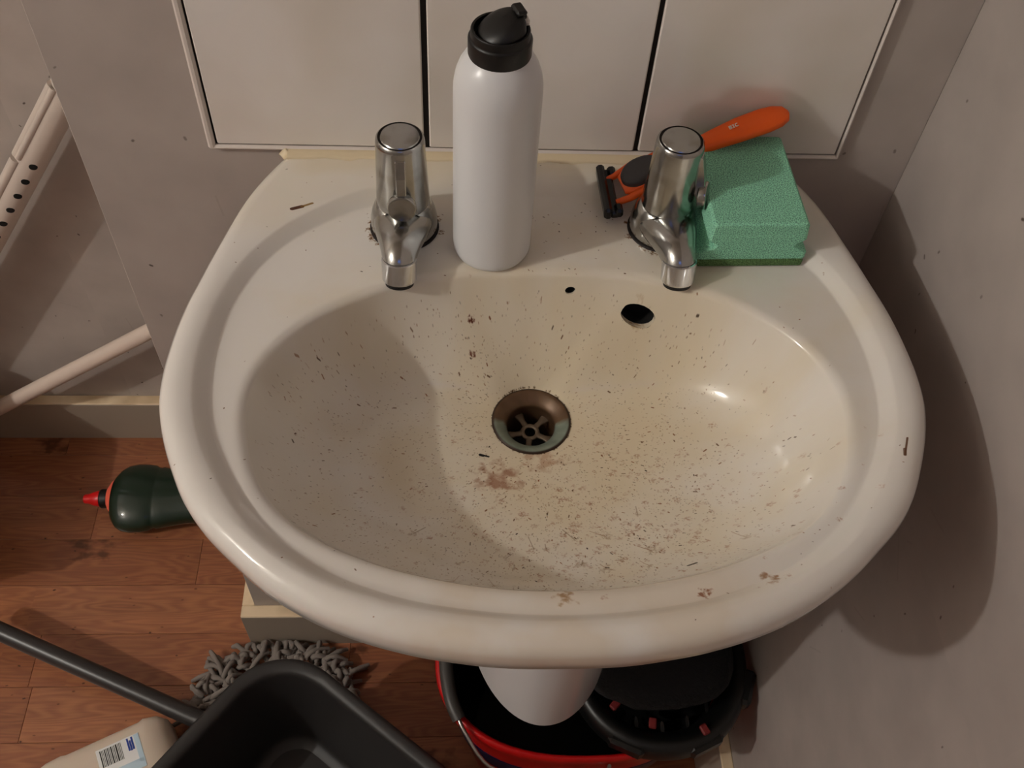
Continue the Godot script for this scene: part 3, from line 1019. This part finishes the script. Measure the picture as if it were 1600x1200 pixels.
# ---------------------------------------------------------------- below the basin
func make_pedestal():
	var at := Vector3(XC + 0.010, 0.40, 0.0)
	var b := MB.new()
	var rows := []
	for e in [[0.400, 0.955, 0.0], [0.4005, 0.985, 0.0], [0.404, 1.0, 0.0], [0.45, 1.0, 0.0], [0.55, 1.04, 0.004], [0.65, 1.08, 0.01], [0.705, 1.12, 0.012]]:
		var ring := []
		for k in 49:
			var a := PI * k / 48.0
			ring.append(Vector3(at.x + 0.0175 + cos(a) * 0.0735 * e[1], e[0], 0.125 + sin(a) * (0.135 * e[1] + e[2] * 0.2)))
		ring.append(Vector3(at.x + 0.0175 - 0.0735 * e[1], e[0], 0.004))
		ring.append(Vector3(at.x + 0.0175 + 0.0735 * e[1], e[0], 0.004))
		rows.append(ring)
	# the top edge follows the underside of the basin
	var top := []
	for p in rows[-1]:
		var q := Vector2(p.x - XC, p.z)
		var o2 := q - Vector2(0, ZC)
		var ro := rad("outer", atan2(o2.x, -o2.y))
		var f := clampf((ro - o2.length()) / (ro - 0.03), 0.0, 1.0)
		top.append(Vector3(p.x, YDECK - 0.0305 - 0.095 * sin(f * PI * 0.5), p.z))
	rows.append(top)
	b.grid(rows, true)
	b.fan(rows[0], Vector3.DOWN)
	var o := obj("basin_pedestal", b, M.white_gloss)
	tag(o, "white ceramic half pedestal hanging under the basin above the red bucket", "pedestal")

func oval(cx: float, cz: float, rx: float, rz: float, y: float, k: int, n: int, pw := 0.85) -> Vector3:
	var a := TAU * k / n
	return Vector3(cx + signf(cos(a)) * pow(abs(cos(a)), pw) * rx, y, cz + signf(sin(a)) * pow(abs(sin(a)), pw) * rz)

func make_bucket():
	var c := Vector3(0.126, 0.0, 0.140)
	var t := thing("mop_bucket", "red oval mop bucket with a black wringer, standing under the basin", "bucket", c)
	var b := MB.new()
	var rows := []
	for e in [[0.0, 0.72], [0.004, 0.75], [0.235, 0.955], [0.243, 0.965], [0.247, 1.0], [0.262, 1.012], [0.268, 1.0], [0.268, 0.965], [0.262, 0.945], [0.256, 0.942], [0.02, 0.735], [0.016, 0.71]]:
		var ring := []
		for k in 64: ring.append(oval(c.x, c.z, 0.160 * e[1], 0.113 * e[1], e[0], k, 64))
		rows.append(ring)
	b.grid(rows, true)
	b.fan(rows[0], Vector3.DOWN)
	b.fan(rows[-1], Vector3.UP)
	obj("body", b, M.bucket_red, t)
	var inn := MB.new()
	var ir := []
	for e in [[0.259, 0.943], [0.258, 0.932], [0.03, 0.72], [0.026, 0.70]]:
		var ring := []
		for k in 64: ring.append(oval(c.x, c.z, 0.160 * e[1], 0.113 * e[1], e[0], k, 64))
		ir.append(ring)
	inn.grid(ir, true, [], false)
	inn.fan(ir[-1], Vector3.UP)
	var inner_shell := obj("inner_shell", inn, M.wringer_black, t)  # black shell added over the red inner wall
	inner_shell.set_meta("label", "black inner shell")
	var band := MB.new()
	var br := []
	for e in [[0.115, 0.850], [0.116, 0.8565], [0.178, 0.912], [0.179, 0.905]]:
		var ring := []
		for k in 64: ring.append(oval(c.x, c.z, 0.160 * e[1], 0.113 * e[1], e[0], k, 64))
		br.append(ring)
	band.grid(br, true)
	obj("band", band, M.bucket_blue, t)
	# folded bail: a grey grip to the left, wire ends to the front and back
	var gp := MB.new()
	gp.tube(catmull([Vector3(-0.009, 0.276, 0.212), Vector3(-0.017, 0.280, 0.195), Vector3(-0.022, 0.282, 0.170), Vector3(-0.024, 0.283, 0.140), Vector3(-0.023, 0.282, 0.105), Vector3(-0.019, 0.280, 0.070)], 5), 0.0075, 14)
	obj("handle_grip", gp, M.handle_grey, t)
	var wi := MB.new()
	for s in [1.0, -1.0]:
		wi = MB.new()
		wi.tube(catmull([Vector3(-0.012, 0.2780, c.z + 0.066 * s), Vector3(-0.003, 0.274, c.z + 0.085 * s), Vector3(0.022, 0.256, c.z + 0.114 * s), Vector3(0.065, 0.240, c.z + 0.1195 * s), Vector3(0.126, 0.236, c.z + 0.1195 * s), Vector3(0.146, 0.242, c.z + 0.117 * s), Vector3(0.147, 0.262, c.z + 0.118 * s)], 5), 0.0021, 8)
		obj("handle_wire", wi, M.wire_steel, t)
	# wringer: an oval collar over the right half, and a slotted funnel
	var w := Vector3(0.206, 0.0, 0.150)
	var col := MB.new()
	var cr := []
	for e in [[0.262, 1.0], [0.262, 1.06], [0.272, 1.08], [0.284, 1.06], [0.291, 1.0], [0.289, 0.90], [0.276, 0.80], [0.262, 0.76], [0.258, 0.80], [0.262, 1.0]]:
		var ring := []
		for k in 56: ring.append(oval(w.x, w.z, 0.092 * e[1], 0.098 * e[1], e[0], k, 56, 0.95))
		cr.append(ring)
	col.grid(cr, true)
	var wr := obj("wringer", col, M.wringer_black, t)
	for k in 16:
		var rb := MB.new()
		var a := TAU * k / 16
		var d := Vector3(cos(a), 0, sin(a))
		rb.tube([w + d * 0.0715 + Vector3(0, 0.268, 0), w + d * 0.064 + Vector3(0, 0.235, 0), w + d * 0.050 + Vector3(0, 0.190, 0), w + d * 0.030 + Vector3(0, 0.165, 0)], [Vector2(0.0075, 0.0022), Vector2(0.0075, 0.0022), Vector2(0.006, 0.0022), Vector2(0.004, 0.002)], 8)
		obj("rib", rb, M.wringer_black, wr)
	for k in 3:      # clips on the collar
		var cb := MB.new()
		var a: float = [1.15, 0.35, 2.0][k]
		var d := Vector3(cos(a), 0, sin(a))
		cb.xf = Transform3D(Basis(Vector3.UP, -a), w + d * 0.096 + Vector3(0, 0.276, 0))
		cb.box(Vector3.ZERO, Vector3(0.022, 0.022, 0.040), 0.004)
		obj("clip", cb, M.wringer_black, wr)
	for k in 3:      # red catches seen in the slots
		var cb := MB.new()
		var a: float = [1.75, 2.35, 1.12][k]
		var d := Vector3(cos(a), 0, sin(a))
		cb.xf = Transform3D(Basis(Vector3.UP, -a), w + d * (0.0725 if k < 2 else 0.090) + Vector3(0, 0.284 if k < 2 else 0.2915, 0))
		cb.box(Vector3.ZERO, Vector3(0.011, 0.005, 0.008), 0.0012)
		obj("catch", cb, M.catch_red, wr)
	# the damp cloth mop head pressed into the wringer
	var m := MB.new()
	var mr := []
	var nz := FastNoiseLite.new()
	nz.frequency = 18.0
	for e in [[0.19, 0.30], [0.215, 0.52], [0.262, 0.66], [0.285, 0.84], [0.300, 0.96], [0.310, 0.90], [0.317, 0.68], [0.321, 0.30], [0.322, 0.02]]:
		var ring := []
		for k in 48:
			var p := oval(w.x - 0.004, w.z - 0.016, 0.088 * e[1], 0.082 * e[1], e[0], k, 48, 0.8)
			var q := nz.get_noise_3dv(p)
			p += Vector3(p.x - w.x, 0, p.z - w.z) * q * 0.13 + Vector3(0, q * 0.004, 0)
			ring.append(p)
		mr.append(ring)
	m.grid(mr, true)
	m.fan(mr[0], Vector3.DOWN)
	m.fan(mr[-1], Vector3.UP)
	var cloth := obj("mop_cloth", m, M.mop_cloth)
	tag(cloth, "black damp mop cloth pressed into the wringer of the red bucket", "mop head")

func make_floor_mop():
	var P0 := Vector3(-0.300, 0.040, 0.148)
	var P1 := Vector3(-0.607, 0.062, 0.020)
	var t := thing("mop", "grey pole mop with a shaggy chenille head, lying on the floor under the tub", "mop", Vector3(-0.25, 0.0, 0.09))
	var b := MB.new()
	var d := (P1 - P0).normalized()
	b.tube([P0, P0 + d * 0.1, P1, P1 + d * 0.055, P1 + d * 0.06], [0.0118, 0.0118, 0.0118, 0.0118, 0.008], 24)
	obj("pole", b, M.pole_grey, t)
	var pl := MB.new()
	pl.xf = Transform3D(Basis(Vector3.UP, 0.25), Vector3(-0.245, 0.010, 0.115))
	pl.box(Vector3.ZERO, Vector3(0.17, 0.012, 0.10), 0.004)
	obj("head_plate", pl, M.pole_grey, t)
	var s := MB.new()
	for i in 300:
		var a := rng.randf() * TAU
		var r := 0.5 + 0.5 * sqrt(rng.randf())
		var c := Vector3(-0.248 + cos(a) * 0.098 * r, 0.008 + rng.randf() * 0.016, 0.098 + sin(a) * 0.070 * r)
		var out := Vector3(cos(a) + rng.randfn(0, 0.6), 0, sin(a) + rng.randfn(0, 0.6)).normalized()
		var ln := rng.randf_range(0.012, 0.022)
		var bend := Vector3(rng.randfn(0, 0.012), 0, rng.randfn(0, 0.012))
		var path := []
		var rr := []
		for k in 6:
			var f := k / 5.0
			var q := c + out * ln * f + bend * f * f + Vector3(0, 0.008 * sin(f * PI) - 0.006 * f, 0)
			q.y = max(q.y, 0.0035)
			q.z = max(q.z, 0.0225)
			path.append(q)
			rr.append(0.0036 + 0.0006 * sin(k * 2.4 + i) if k < 5 else 0.0028)
		s.tube(path, rr, 6)
	var st := obj("noodle_strands", s, M.chenille_grey, t)
	st.set_meta("kind", "stuff")

func rounded_rect(hx: float, hz: float, r: float, y: float, n := 14) -> Array:
	var out := []
	for q in 4:
		var c := Vector2([1, -1, -1, 1][q] * (hx - r), [1, 1, -1, -1][q] * (hz - r))
		for k in n + 1:
			var a := PI * 0.5 * (q + float(k) / n)
			out.append(Vector3(c.x + cos(a) * r, y, c.y + sin(a) * r))
	return out

func make_tub():
	# corner towards the wall; local x and z run along the rim's two edges
	var yb := 0.034
	var yr := 0.190
	var ang := -0.665
	var corner := Vector3(-0.2246, 0, 0.0773)
	var bx := Basis(Vector3.UP, ang)
	var hx := 0.19
	var hz := 0.15
	var c := corner + bx * Vector3(hx, 0, hz)
	var t := thing("plastic_tub", "dark grey plastic washing-up tub with rounded corners, standing on the shaggy mop head", "tub", Vector3(c.x, yb, c.z))
	var b := MB.new()
	b.xf = Transform3D(bx, Vector3(c.x, 0, c.z))
	var rows := []
	for e in [[yb, 0.040, 0.045], [yb + 0.004, 0.034, 0.050], [yr - 0.016, 0.0150, 0.070], [yr - 0.013, 0.002, 0.076], [yr - 0.006, 0.0, 0.078], [yr - 0.001, 0.002, 0.077], [yr, 0.006, 0.074], [yr - 0.001, 0.014, 0.068], [yr - 0.005, 0.0175, 0.065], [yr - 0.010, 0.0190, 0.063], [yb + 0.018, 0.040, 0.048], [yb + 0.008, 0.046, 0.042], [yb + 0.005, 0.056, 0.034]]:
		rows.append(rounded_rect(hx - e[1], hz - e[1], e[2], e[0]))
	b.grid(rows, true)
	b.fan(rows[0], Vector3.DOWN)
	b.fan(rows[-1], Vector3.UP)
	obj("body", b, M.tub_grey, t)
	for k in 3:
		var r := MB.new()
		r.xf = b.xf
		r.box(Vector3(-0.06 + k * 0.06, yb + 0.006, 0), Vector3(0.008, 0.005, hz * 2 - 0.13), 0.002)
		obj("base_rib", r, M.tub_grey, t)

func make_crate():
	# stands just outside the left edge of the view; its shadow reaches the floor and the skirting
	var c := Vector3(-0.865, 0.0, -0.135)
	var t := thing("plastic_crate", "plain cream plastic crate standing on the floor left of the leaning white pole", "crate", c)
	var b := MB.new()
	b.xf.origin = c
	var rows := []
	for e in [[0.0, 0.050], [0.004, 0.046], [0.225, 0.008], [0.228, 0.0], [0.252, 0.0], [0.255, 0.003], [0.255, 0.008], [0.250, 0.011], [0.010, 0.052]]:
		rows.append(rounded_rect(0.146 - e[1], 0.146 - e[1], 0.020, e[0], 6))
	b.grid(rows, true)
	b.fan(rows[0], Vector3.DOWN)
	b.fan(rows[-1], Vector3.UP)
	obj("body", b, M.skirting_paint, t)
	for sgn in [-1.0, 1.0]:
		var h := MB.new()
		h.xf.origin = c
		h.tube(catmull([Vector3(sgn * 0.147, 0.235, -0.045), Vector3(sgn * 0.160, 0.232, -0.040), Vector3(sgn * 0.160, 0.232, 0.040), Vector3(sgn * 0.147, 0.235, 0.045)], 5), 0.005, 10)
		obj("handle", h, M.skirting_paint, t)

func make_jug():
	# lies on its back, base towards the tub
	var A := Vector3(-0.393, 0.0, 0.134)
	var ang := 0.45
	var bx := Basis(Vector3.UP, ang)       # local -x runs from the base to the shoulder
	var t := thing("plastic_jug", "translucent white plastic bottle with a barcode label, lying on the floor", "bottle", A)
	var b := MB.new()
	b.xf = Transform3D(bx, A)
	# cross-sections along local x: [x, half width z, bottom y, top y]; the near long side lies towards +z
	var rows := []
	for e in [[0.018, 0.030, 0.014, 0.040], [0.016, 0.036, 0.008, 0.050], [0.006, 0.043, 0.002, 0.061], [-0.010, 0.046, 0.0, 0.0655], [-0.016, 0.0445, 0.0, 0.0635], [-0.104, 0.0445, 0.0, 0.0630], [-0.110, 0.0455, 0.0, 0.0650], [-0.128, 0.0445, 0.001, 0.064], [-0.152, 0.037, 0.006, 0.060], [-0.174, 0.025, 0.012, 0.052], [-0.188, 0.015, 0.018, 0.046], [-0.208, 0.014, 0.019, 0.045]]:
		var ring := []
		var hy: float = (e[3] - e[2]) * 0.5
		for k in 40:
			var a := TAU * k / 40
			var ex := signf(cos(a)) * pow(abs(cos(a)), 0.42)
			var ey := signf(sin(a)) * pow(abs(sin(a)), 0.42)
			ring.append(Vector3(e[0], e[2] + hy + ey * hy, 0.040 + ex * e[1]))
		rows.append(ring)
	b.grid(rows, true)
	b.fan(rows[0], Vector3.RIGHT)
	b.fan(rows[-1], Vector3.LEFT)
	obj("body", b, M.milky_plastic, t)
	var l := MB.new()
	var on := b.xf * Transform3D(Basis(), Vector3(0.006, 0, -0.013))
	l.xf = on
	l.box(Vector3(-0.050, 0.0634, 0.048), Vector3(0.052, 0.0010, 0.044), 0.0004)
	var lab := obj("label_sticker", l, M.label_white, t)
	var pale := MB.new()
	pale.xf = on
	pale.box(Vector3(-0.050, 0.06395, 0.064), Vector3(0.050, 0.0004, 0.012), 0.0001)
	pale.box(Vector3(-0.0275, 0.06395, 0.048), Vector3(0.006, 0.0004, 0.042), 0.0001)
	obj("label_border", pale, M.label_pale_blue, lab)
	var bars := MB.new()
	bars.xf = on
	var x := -0.0720
	for wv in [1.2, .5, .5, 1.1, .6, .9, .5, 1.3, .5, .7, 1.6, .5, .6, .5]:
		bars.box(Vector3(x + wv * 0.0005, 0.06405, 0.0395), Vector3(wv * 0.001, 0.0005, 0.0215), 0.0001)
		x += wv * 0.001 + 0.0011
	obj("barcode", bars, M.barcode_black, lab)
	var bl := MB.new()
	bl.xf = on
	for i in 3: bl.box(Vector3(-0.0385 + i * 0.0026, 0.06405, 0.036 + (i % 2) * 0.002), Vector3(0.0021, 0.0005, 0.016 - (i % 2) * 0.003), 0.0001)
	obj("blue_print", bl, M.label_blue, lab)

func make_soap():
	# a flat-sided bottle lying with its cap to the left
	var A := Vector3(-0.552, 0.0, -0.196)
	var t := thing("dish_soap_bottle", "dark green washing-up liquid bottle with a red cap, lying on the floor by the skirting", "bottle", A)
	var bx := Basis(Vector3.UP, 0.02)
	var b := MB.new()
	b.xf = Transform3D(bx, A)
	var rows := []
	for e in [[0.030, 0.0120, 0.0120], [0.034, 0.020, 0.016], [0.040, 0.0370, 0.0215], [0.047, 0.0470, 0.0255], [0.056, 0.0530, 0.0280], [0.068, 0.0555, 0.0290], [0.082, 0.0550, 0.0290], [0.094, 0.0530, 0.0278], [0.098, 0.0500, 0.0262], [0.102, 0.0492, 0.0258], [0.106, 0.0500, 0.0268], [0.118, 0.0475, 0.0262], [0.145, 0.0425, 0.0260], [0.180, 0.0420, 0.0265], [0.215, 0.0455, 0.0275], [0.236, 0.0450, 0.0270], [0.243, 0.040, 0.0235]]:
		var ring := []
		for k in 40:
			var a := TAU * k / 40
			ring.append(Vector3(e[0], 0.029 + sin(a) * e[2], cos(a) * e[1]))
		rows.append(ring)
	b.grid(rows, true)
	b.fan(rows[0], Vector3.LEFT)
	b.fan(rows[-1], Vector3.RIGHT)
	obj("body", b, M.green_bottle, t)
	var n := MB.new()
	n.xf = Transform3D(bx * Basis(Vector3.BACK, PI / 2), A + Vector3(0, 0.029, 0))
	n.lathe([Vector2(0.0, -0.032), Vector2(0.0135, -0.032), Vector2(0.0142, -0.030), Vector2(0.0142, -0.021), Vector2(0.0125, -0.019), Vector2(0.0, -0.019)], 28)
	obj("neck", n, M.black_plastic, t)
	var c := MB.new()
	c.xf = n.xf
	c.lathe([Vector2(0.0118, -0.0195), Vector2(0.0115, -0.0150), Vector2(0.0098, -0.0090), Vector2(0.0074, -0.0030), Vector2(0.0068, 0.0030), Vector2(0.0055, 0.0045), Vector2(0.0, 0.0045)], 28)
	var cap := obj("cap", c, M.red_cap, t)
	cap.set_meta("label", "red push-pull cap")
	# curved sticker that wraps the shoulder
	var s := MB.new()
	s.xf = b.xf
	var srow := []
	for e in [[0.0315, 0.0175, 0.0155], [0.0360, 0.0275, 0.0198], [0.0400, 0.0338, 0.0222]]:
		var r0 := []
		for k in 15:
			var a := lerpf(0.55, 2.25, k / 14.0)
			r0.append(Vector3(e[0] - 0.0005, 0.029 + sin(a) * e[2] * 1.01 + 0.0004, -cos(PI - a) * -e[1] * -1.01))
		srow.append(r0)
	s.grid(srow, false)
	var lab := obj("shoulder_label", s, M.red_label, t)
	lab.set_meta("label", "orange-red label on the shoulder")

# ---------------------------------------------------------------- by the left wall
func make_perforated_pole():
	var A := Vector3(-0.560, 0.462, -0.303)
	var Bq := Vector3(-0.297, 0.8254, -0.303)
	var t := thing("perforated_pole", "white tubular pole with a row of adjustment holes, leaning in the wall corner", "pole", A)
	var d := (Bq - A).normalized()
	var lo := A - d * 0.55
	var b := MB.new()
	b.tube([lo, A, Bq], 0.0175, 32)
	obj("tube", b, M.pole_white, t)
	var r := MB.new()
	var sd := Vector3(0, 0, 1).cross(d).normalized()        # up and to the left of the pole
	if sd.x > 0: sd = -sd
	r.tube([A + d * 0.075 + sd * 0.0135 + Vector3(0, 0, 0.010), A + d * 0.145 + sd * 0.0135 + Vector3(0, 0, 0.010)], 0.0062, 14)
	r.tube([A + d * 0.150 + sd * 0.0140 + Vector3(0, 0, 0.009), A + d * 0.262 + sd * 0.0140 + Vector3(0, 0, 0.009)], 0.0058, 14)
	r.tube([A + d * 0.150 + sd * 0.0120 + Vector3(0, 0, 0.013), A + d * 0.262 + sd * 0.0120 + Vector3(0, 0, 0.013)], 0.0040, 14)
	obj("locking_strip", r, M.pole_white, t)
	for k in 14:
		var h := MB.new()
		var nrm := (Vector3(0, 0, 0.96) - sd * 0.25).normalized()
		var side := nrm.cross(d).normalized()
		var c := A + d * (0.150 - 0.0262 * k) + nrm * 0.01745
		h.xf = Transform3D(Basis(side, nrm, d), c)
		h.lathe([Vector2(0.0, 0.0004), Vector2(0.0036, 0.0004), Vector2(0.0043, 0.0002), Vector2(0.0045, -0.0006)], 20, false)
		obj("hole", h, M.hole_black, t)

func make_waste_pipe():
	var A := Vector3(-0.820, 0.010, -0.300)
	var Bq := Vector3(-0.395, 0.305, -0.300)
	A = Vector3(-0.735, 0.0715, -0.300)
	Bq = Vector3(-0.2770, 0.3875, -0.300)
	var t := thing("waste_pipe", "white plastic waste pipe sloping along the rear wall above the skirting", "pipe", A)
	var b := MB.new()
	b.tube([A, A.lerp(Bq, 0.5), Bq], 0.0108, 24)
	obj("tube", b, M.pipe_white, t)
	var c := MB.new()
	var d := (Bq - A).normalized()
	var m := A.lerp(Bq, 0.02)
	c.box(m + Vector3(0, 0, -0.022), Vector3(0.018, 0.014, 0.030), 0.002)
	obj("wall_clip", c, M.pipe_white, t)

# ---------------------------------------------------------------- the room
const XL := -0.2763       # corner of the boxed-in wall
const XR := 0.3130        # right wall
const ZREC := -0.3383     # rear wall beside the boxing
const YBOX := 1.035       # top of the boxing
const ZF := 1.30          # wall behind the camera
const XW := -2.70         # far left wall
const YC := 2.40

func slab(lo: Vector3, hi: Vector3, bev := 0.0005) -> MB:
	var b := MB.new()
	b.box((lo + hi) * 0.5, hi - lo, bev)
	return b

func make_room():
	# floor: a dark base, then laminate strips laid along x with fine recessed joints
	var fl := struct("floor", slab(Vector3(XW, -0.08, ZREC - 0.1), Vector3(XR + 0.1, -0.0012, ZF)), M.floor_gap, "reddish-brown laminate floor of narrow wood-grain strips", "floor")
	var pp := 0.0727
	var p0 := -0.2181
	for i in range(-2, 21):
		var za := p0 + pp * i
		var zb := za + pp
		if za >= ZF: break
		za = max(za, ZREC)
		zb = min(zb, ZF)
		var shift: float = {0: -0.545, 2: -0.655, 3: -0.578}.get(i, -0.60 + fposmod(i * 0.217, 0.42))
		var x := shift - 0.42 * 5
		while x < XR:
			var xa: float = max(x, XW)
			var xb: float = min(x + 0.42, XR)
			x += 0.42
			if xb - xa < 0.02: continue
			var b := MB.new()
			b.box(Vector3((xa + xb) * 0.5, -0.004, (za + zb) * 0.5), Vector3(xb - xa - 0.0003, 0.008, zb - za - 0.0004), 0.0005)
			var o := Vector2(rng.randf(), rng.randf())
			for k in b.v.size():
				b.uv[k] = Vector2((b.v[k].x - xa) / 0.46 + o.x, (b.v[k].z - za) / pp * 0.96 + 0.02)
			obj("plank", b, M["laminate_%d" % (rng.randi() % 4)], fl)
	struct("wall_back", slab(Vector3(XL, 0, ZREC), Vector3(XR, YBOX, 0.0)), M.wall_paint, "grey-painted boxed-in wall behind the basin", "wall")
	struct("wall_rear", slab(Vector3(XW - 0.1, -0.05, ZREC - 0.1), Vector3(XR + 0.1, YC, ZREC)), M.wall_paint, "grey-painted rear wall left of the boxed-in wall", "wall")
	struct("wall_right", slab(Vector3(XR, -0.05, ZREC - 0.1), Vector3(XR + 0.1, YC, ZF + 0.1)), M.wall_paint_dimmed, "grey-painted side wall right of the basin", "wall")
	struct("wall_left", slab(Vector3(XW - 0.1, -0.05, ZREC - 0.1), Vector3(XW, YC, ZF + 0.1)), M.room_paint, "plain painted wall at the far left end of the room", "wall")
	struct("ceiling", slab(Vector3(XW - 0.1, YC, ZREC - 0.1), Vector3(XR + 0.1, YC + 0.1, ZF + 0.1)), M.ceiling_paint, "plain white ceiling above the basin", "ceiling")
	# wall behind the camera, with a small high window
	var wx0 := -0.22
	var wx1 := 0.24
	var wy0 := 1.72
	var wy1 := 2.08
	var wf := MB.new()
	for q in [[XW - 0.1, wx0, -0.05, YC], [wx1, XR + 0.1, -0.05, YC], [wx0, wx1, -0.05, wy0], [wx0, wx1, wy1, YC]]:
		wf.box(Vector3((q[0] + q[1]) * 0.5, (q[2] + q[3]) * 0.5, ZF + 0.05), Vector3(q[1] - q[0], q[3] - q[2], 0.1), 0.0003)
	struct("wall_front", wf, M.room_paint, "plain painted wall facing the basin, with a small high window", "wall")
	var fr := MB.new()
	for q in [[wx0, wx0 + 0.03, wy0, wy1], [wx1 - 0.03, wx1, wy0, wy1], [wx0, wx1, wy0, wy0 + 0.03], [wx0, wx1, wy1 - 0.03, wy1]]:
		fr.box(Vector3((q[0] + q[1]) * 0.5, (q[2] + q[3]) * 0.5, ZF + 0.04), Vector3(q[1] - q[0], q[3] - q[2], 0.05), 0.002)
	var win := struct("window_1", fr, M.white_plastic_trim, "small high window in the wall facing the basin", "window")
	var pn := MB.new()
	pn.box(Vector3((wx0 + wx1) * 0.5, (wy0 + wy1) * 0.5, ZF + 0.04), Vector3(wx1 - wx0 - 0.05, wy1 - wy0 - 0.05, 0.004), 0.0005)
	obj("pane", pn, M.pane_glass, win)
	# tiles over the basin, each one set in black mouldy joints behind a white plastic edging
	var wb := get_node("wall_back")
	var y0 := 0.8597
	var y1 := 1.020
	var tx0 := -0.1855
	var tx1 := 0.2586
	var bk := slab(Vector3(tx0 + 0.002, y0 - 0.002, -0.001), Vector3(tx1 - 0.002, y1, 0.0012))
	obj("tile_backing", bk, M.tile_backing, wb)
	var j1 := -0.0349
	var j2 := 0.1115
	for q in [[tx0 + 0.0068, j1 - 0.0019], [j1 + 0.0019, j2 - 0.0017], [j2 + 0.0017, tx1 - 0.0035]]:
		var tb := slab(Vector3(q[0], y0 + 0.0008, 0.0), Vector3(q[1], y1, 0.0036), 0.0009)
		obj("tile", tb, M.tile_glaze, wb)
	for q in [[Vector3(tx0, y0 - 0.0035, 0), Vector3(tx0 + 0.0052, y1, 0.0045)], [Vector3(tx0, y0 - 0.0040, 0), Vector3(tx1, y0 - 0.0002, 0.0044)], [Vector3(tx1 - 0.0025, y0 - 0.0035, 0), Vector3(tx1, y1, 0.0044)]]:
		obj("edging", slab(q[0], q[1], 0.0016), M.white_plastic_trim, wb)
	# skirting
	var hb := 0.0916
	var tb2 := 0.0165
	for q in [["baseboard_rear", "skirting board with a cream top edge along the rear wall", Vector3(XW, 0, ZREC), Vector3(XL - 0.0165, hb, ZREC + tb2)],
		["baseboard_back", "skirting board with a cream top edge across the boxed-in wall under the basin", Vector3(XL - tb2, 0, 0), Vector3(XR, hb, tb2)],
		["baseboard_side", "skirting board with a cream top edge on the side of the boxed-in wall", Vector3(XL - tb2, 0, ZREC), Vector3(XL, hb, 0.0)],
		["baseboard_right", "skirting board with a cream top edge along the right wall", Vector3(XR - 0.014, 0, tb2), Vector3(XR, 0.135, ZF)]]:
		var lo: Vector3 = q[2]
		var hi: Vector3 = q[3]
		var bb := struct(q[0], slab(lo, hi - Vector3(0, 0.003, 0), 0.0006), M.skirting_grey, q[1], "skirting")
		var te := obj("top_edge", slab(Vector3(lo.x, hi.y - 0.003, lo.z), hi, 0.0012), M.skirting_paint, bb)
		te.set_meta("label", "cream painted top edge")

func lamp(called: String, label: String, at: Vector3, energy: float, colour: Color, r: float, cord_to: Vector3):
	var t := thing(called, label, "lamp", at)
	var b := MB.new()
	var prof := []
	for k in 13:
		var a := -PI / 2 + PI * k / 12.0
		prof.append(Vector2(max(cos(a) * r, 0.0), sin(a) * r))
	b.xf.origin = at
	b.lathe(prof, 24)
	obj("bulb", b, M["glow_" + called], t)
	var s := MB.new()
	var d := (cord_to - at).normalized()
	s.tube([at + d * (r + 0.001), at + d * (r + 0.03), at + d * (r + 0.04)], [r * 0.6, r * 0.55, 0.004], 16)
	s.tube([at + d * (r + 0.035), cord_to], 0.004, 8)
	obj("lamp_holder", s, M.white_plastic_trim, t)
	var l := OmniLight3D.new()
	l.name = "light"
	l.light_color = colour
	l.light_energy = energy
	l.light_size = r
	l.omni_range = 8.0
	l.omni_attenuation = 2.0
	l.shadow_enabled = true
	t.add_child(l)

func _ready():
	rng.seed = 20240611
	# ---- camera
	var cam := Camera3D.new()
	cam.name = "camera"
	cam.fov = rad_to_deg(2.0 * atan(600.0 / 1542.33))
	cam.near = 0.02
	add_child(cam)
	cam.transform = Transform3D(Basis(Vector3.UP, -0.0937) * Basis(Vector3.RIGHT, -0.9301) * Basis(Vector3.BACK, 0.0798), Vector3(-0.0134, 1.3165, 0.5467))
	cam.current = true
	# ---- sky, exposure
	var we := WorldEnvironment.new()
	we.name = "world_environment"
	var env := Environment.new()
	var sky := Sky.new()
	var ps := ProceduralSkyMaterial.new()
	ps.sky_top_color = Color(0.25, 0.42, 0.75)
	ps.sky_horizon_color = Color(0.55, 0.66, 0.85)
	ps.ground_bottom_color = Color(0.2, 0.2, 0.2)
	ps.ground_horizon_color = Color(0.4, 0.42, 0.45)
	ps.energy_multiplier = 1.0
	sky.sky_material = ps
	env.background_mode = Environment.BG_SKY
	env.sky = sky
	env.background_energy_multiplier = 2.5
	env.tonemap_mode = Environment.TONE_MAPPER_LINEAR
	env.tonemap_exposure = 1.0
	env.sdfgi_enabled = true
	env.ssao_enabled = true
	env.ssil_enabled = true
	we.environment = env
	add_child(we)
	# ---- lamps
	for q in [["ceiling_bulb", Color(1.0, 0.78, 0.56), 6.0]]:
		var g := mat("glow_" + q[0], Color(1, 0.95, 0.88), 0.4)
		g.emission_enabled = true
		g.emission = q[1]
		g.emission_energy_multiplier = q[2]
	make_materials()
	mat("white_gloss", Color(0.865, 0.86, 0.865), 0.12)
	var pg := mat("pane_glass", Color(0.85, 0.92, 1.0, 0.12), 0.02)
	pg.transparency = BaseMaterial3D.TRANSPARENCY_ALPHA
	lamp("ceiling_bulb", "bare warm bulb hanging from the ceiling far to the left", Vector3(-2.06, 2.20, 0.92), 1.56, Color(1.0, 0.99, 0.965), 0.03, Vector3(-2.06, YC, 0.92))
	# ---- large structure, then things
	make_room()
	make_curves()
	ceramic_material()
	make_basin()
	make_pedestal()
	make_can()
	place_taps()
	make_sponge()
	make_razor()
	make_bucket()
	make_tub()
	make_floor_mop()
	make_jug()
	make_crate()
	make_soap()
	make_perforated_pole()
	make_waste_pipe()
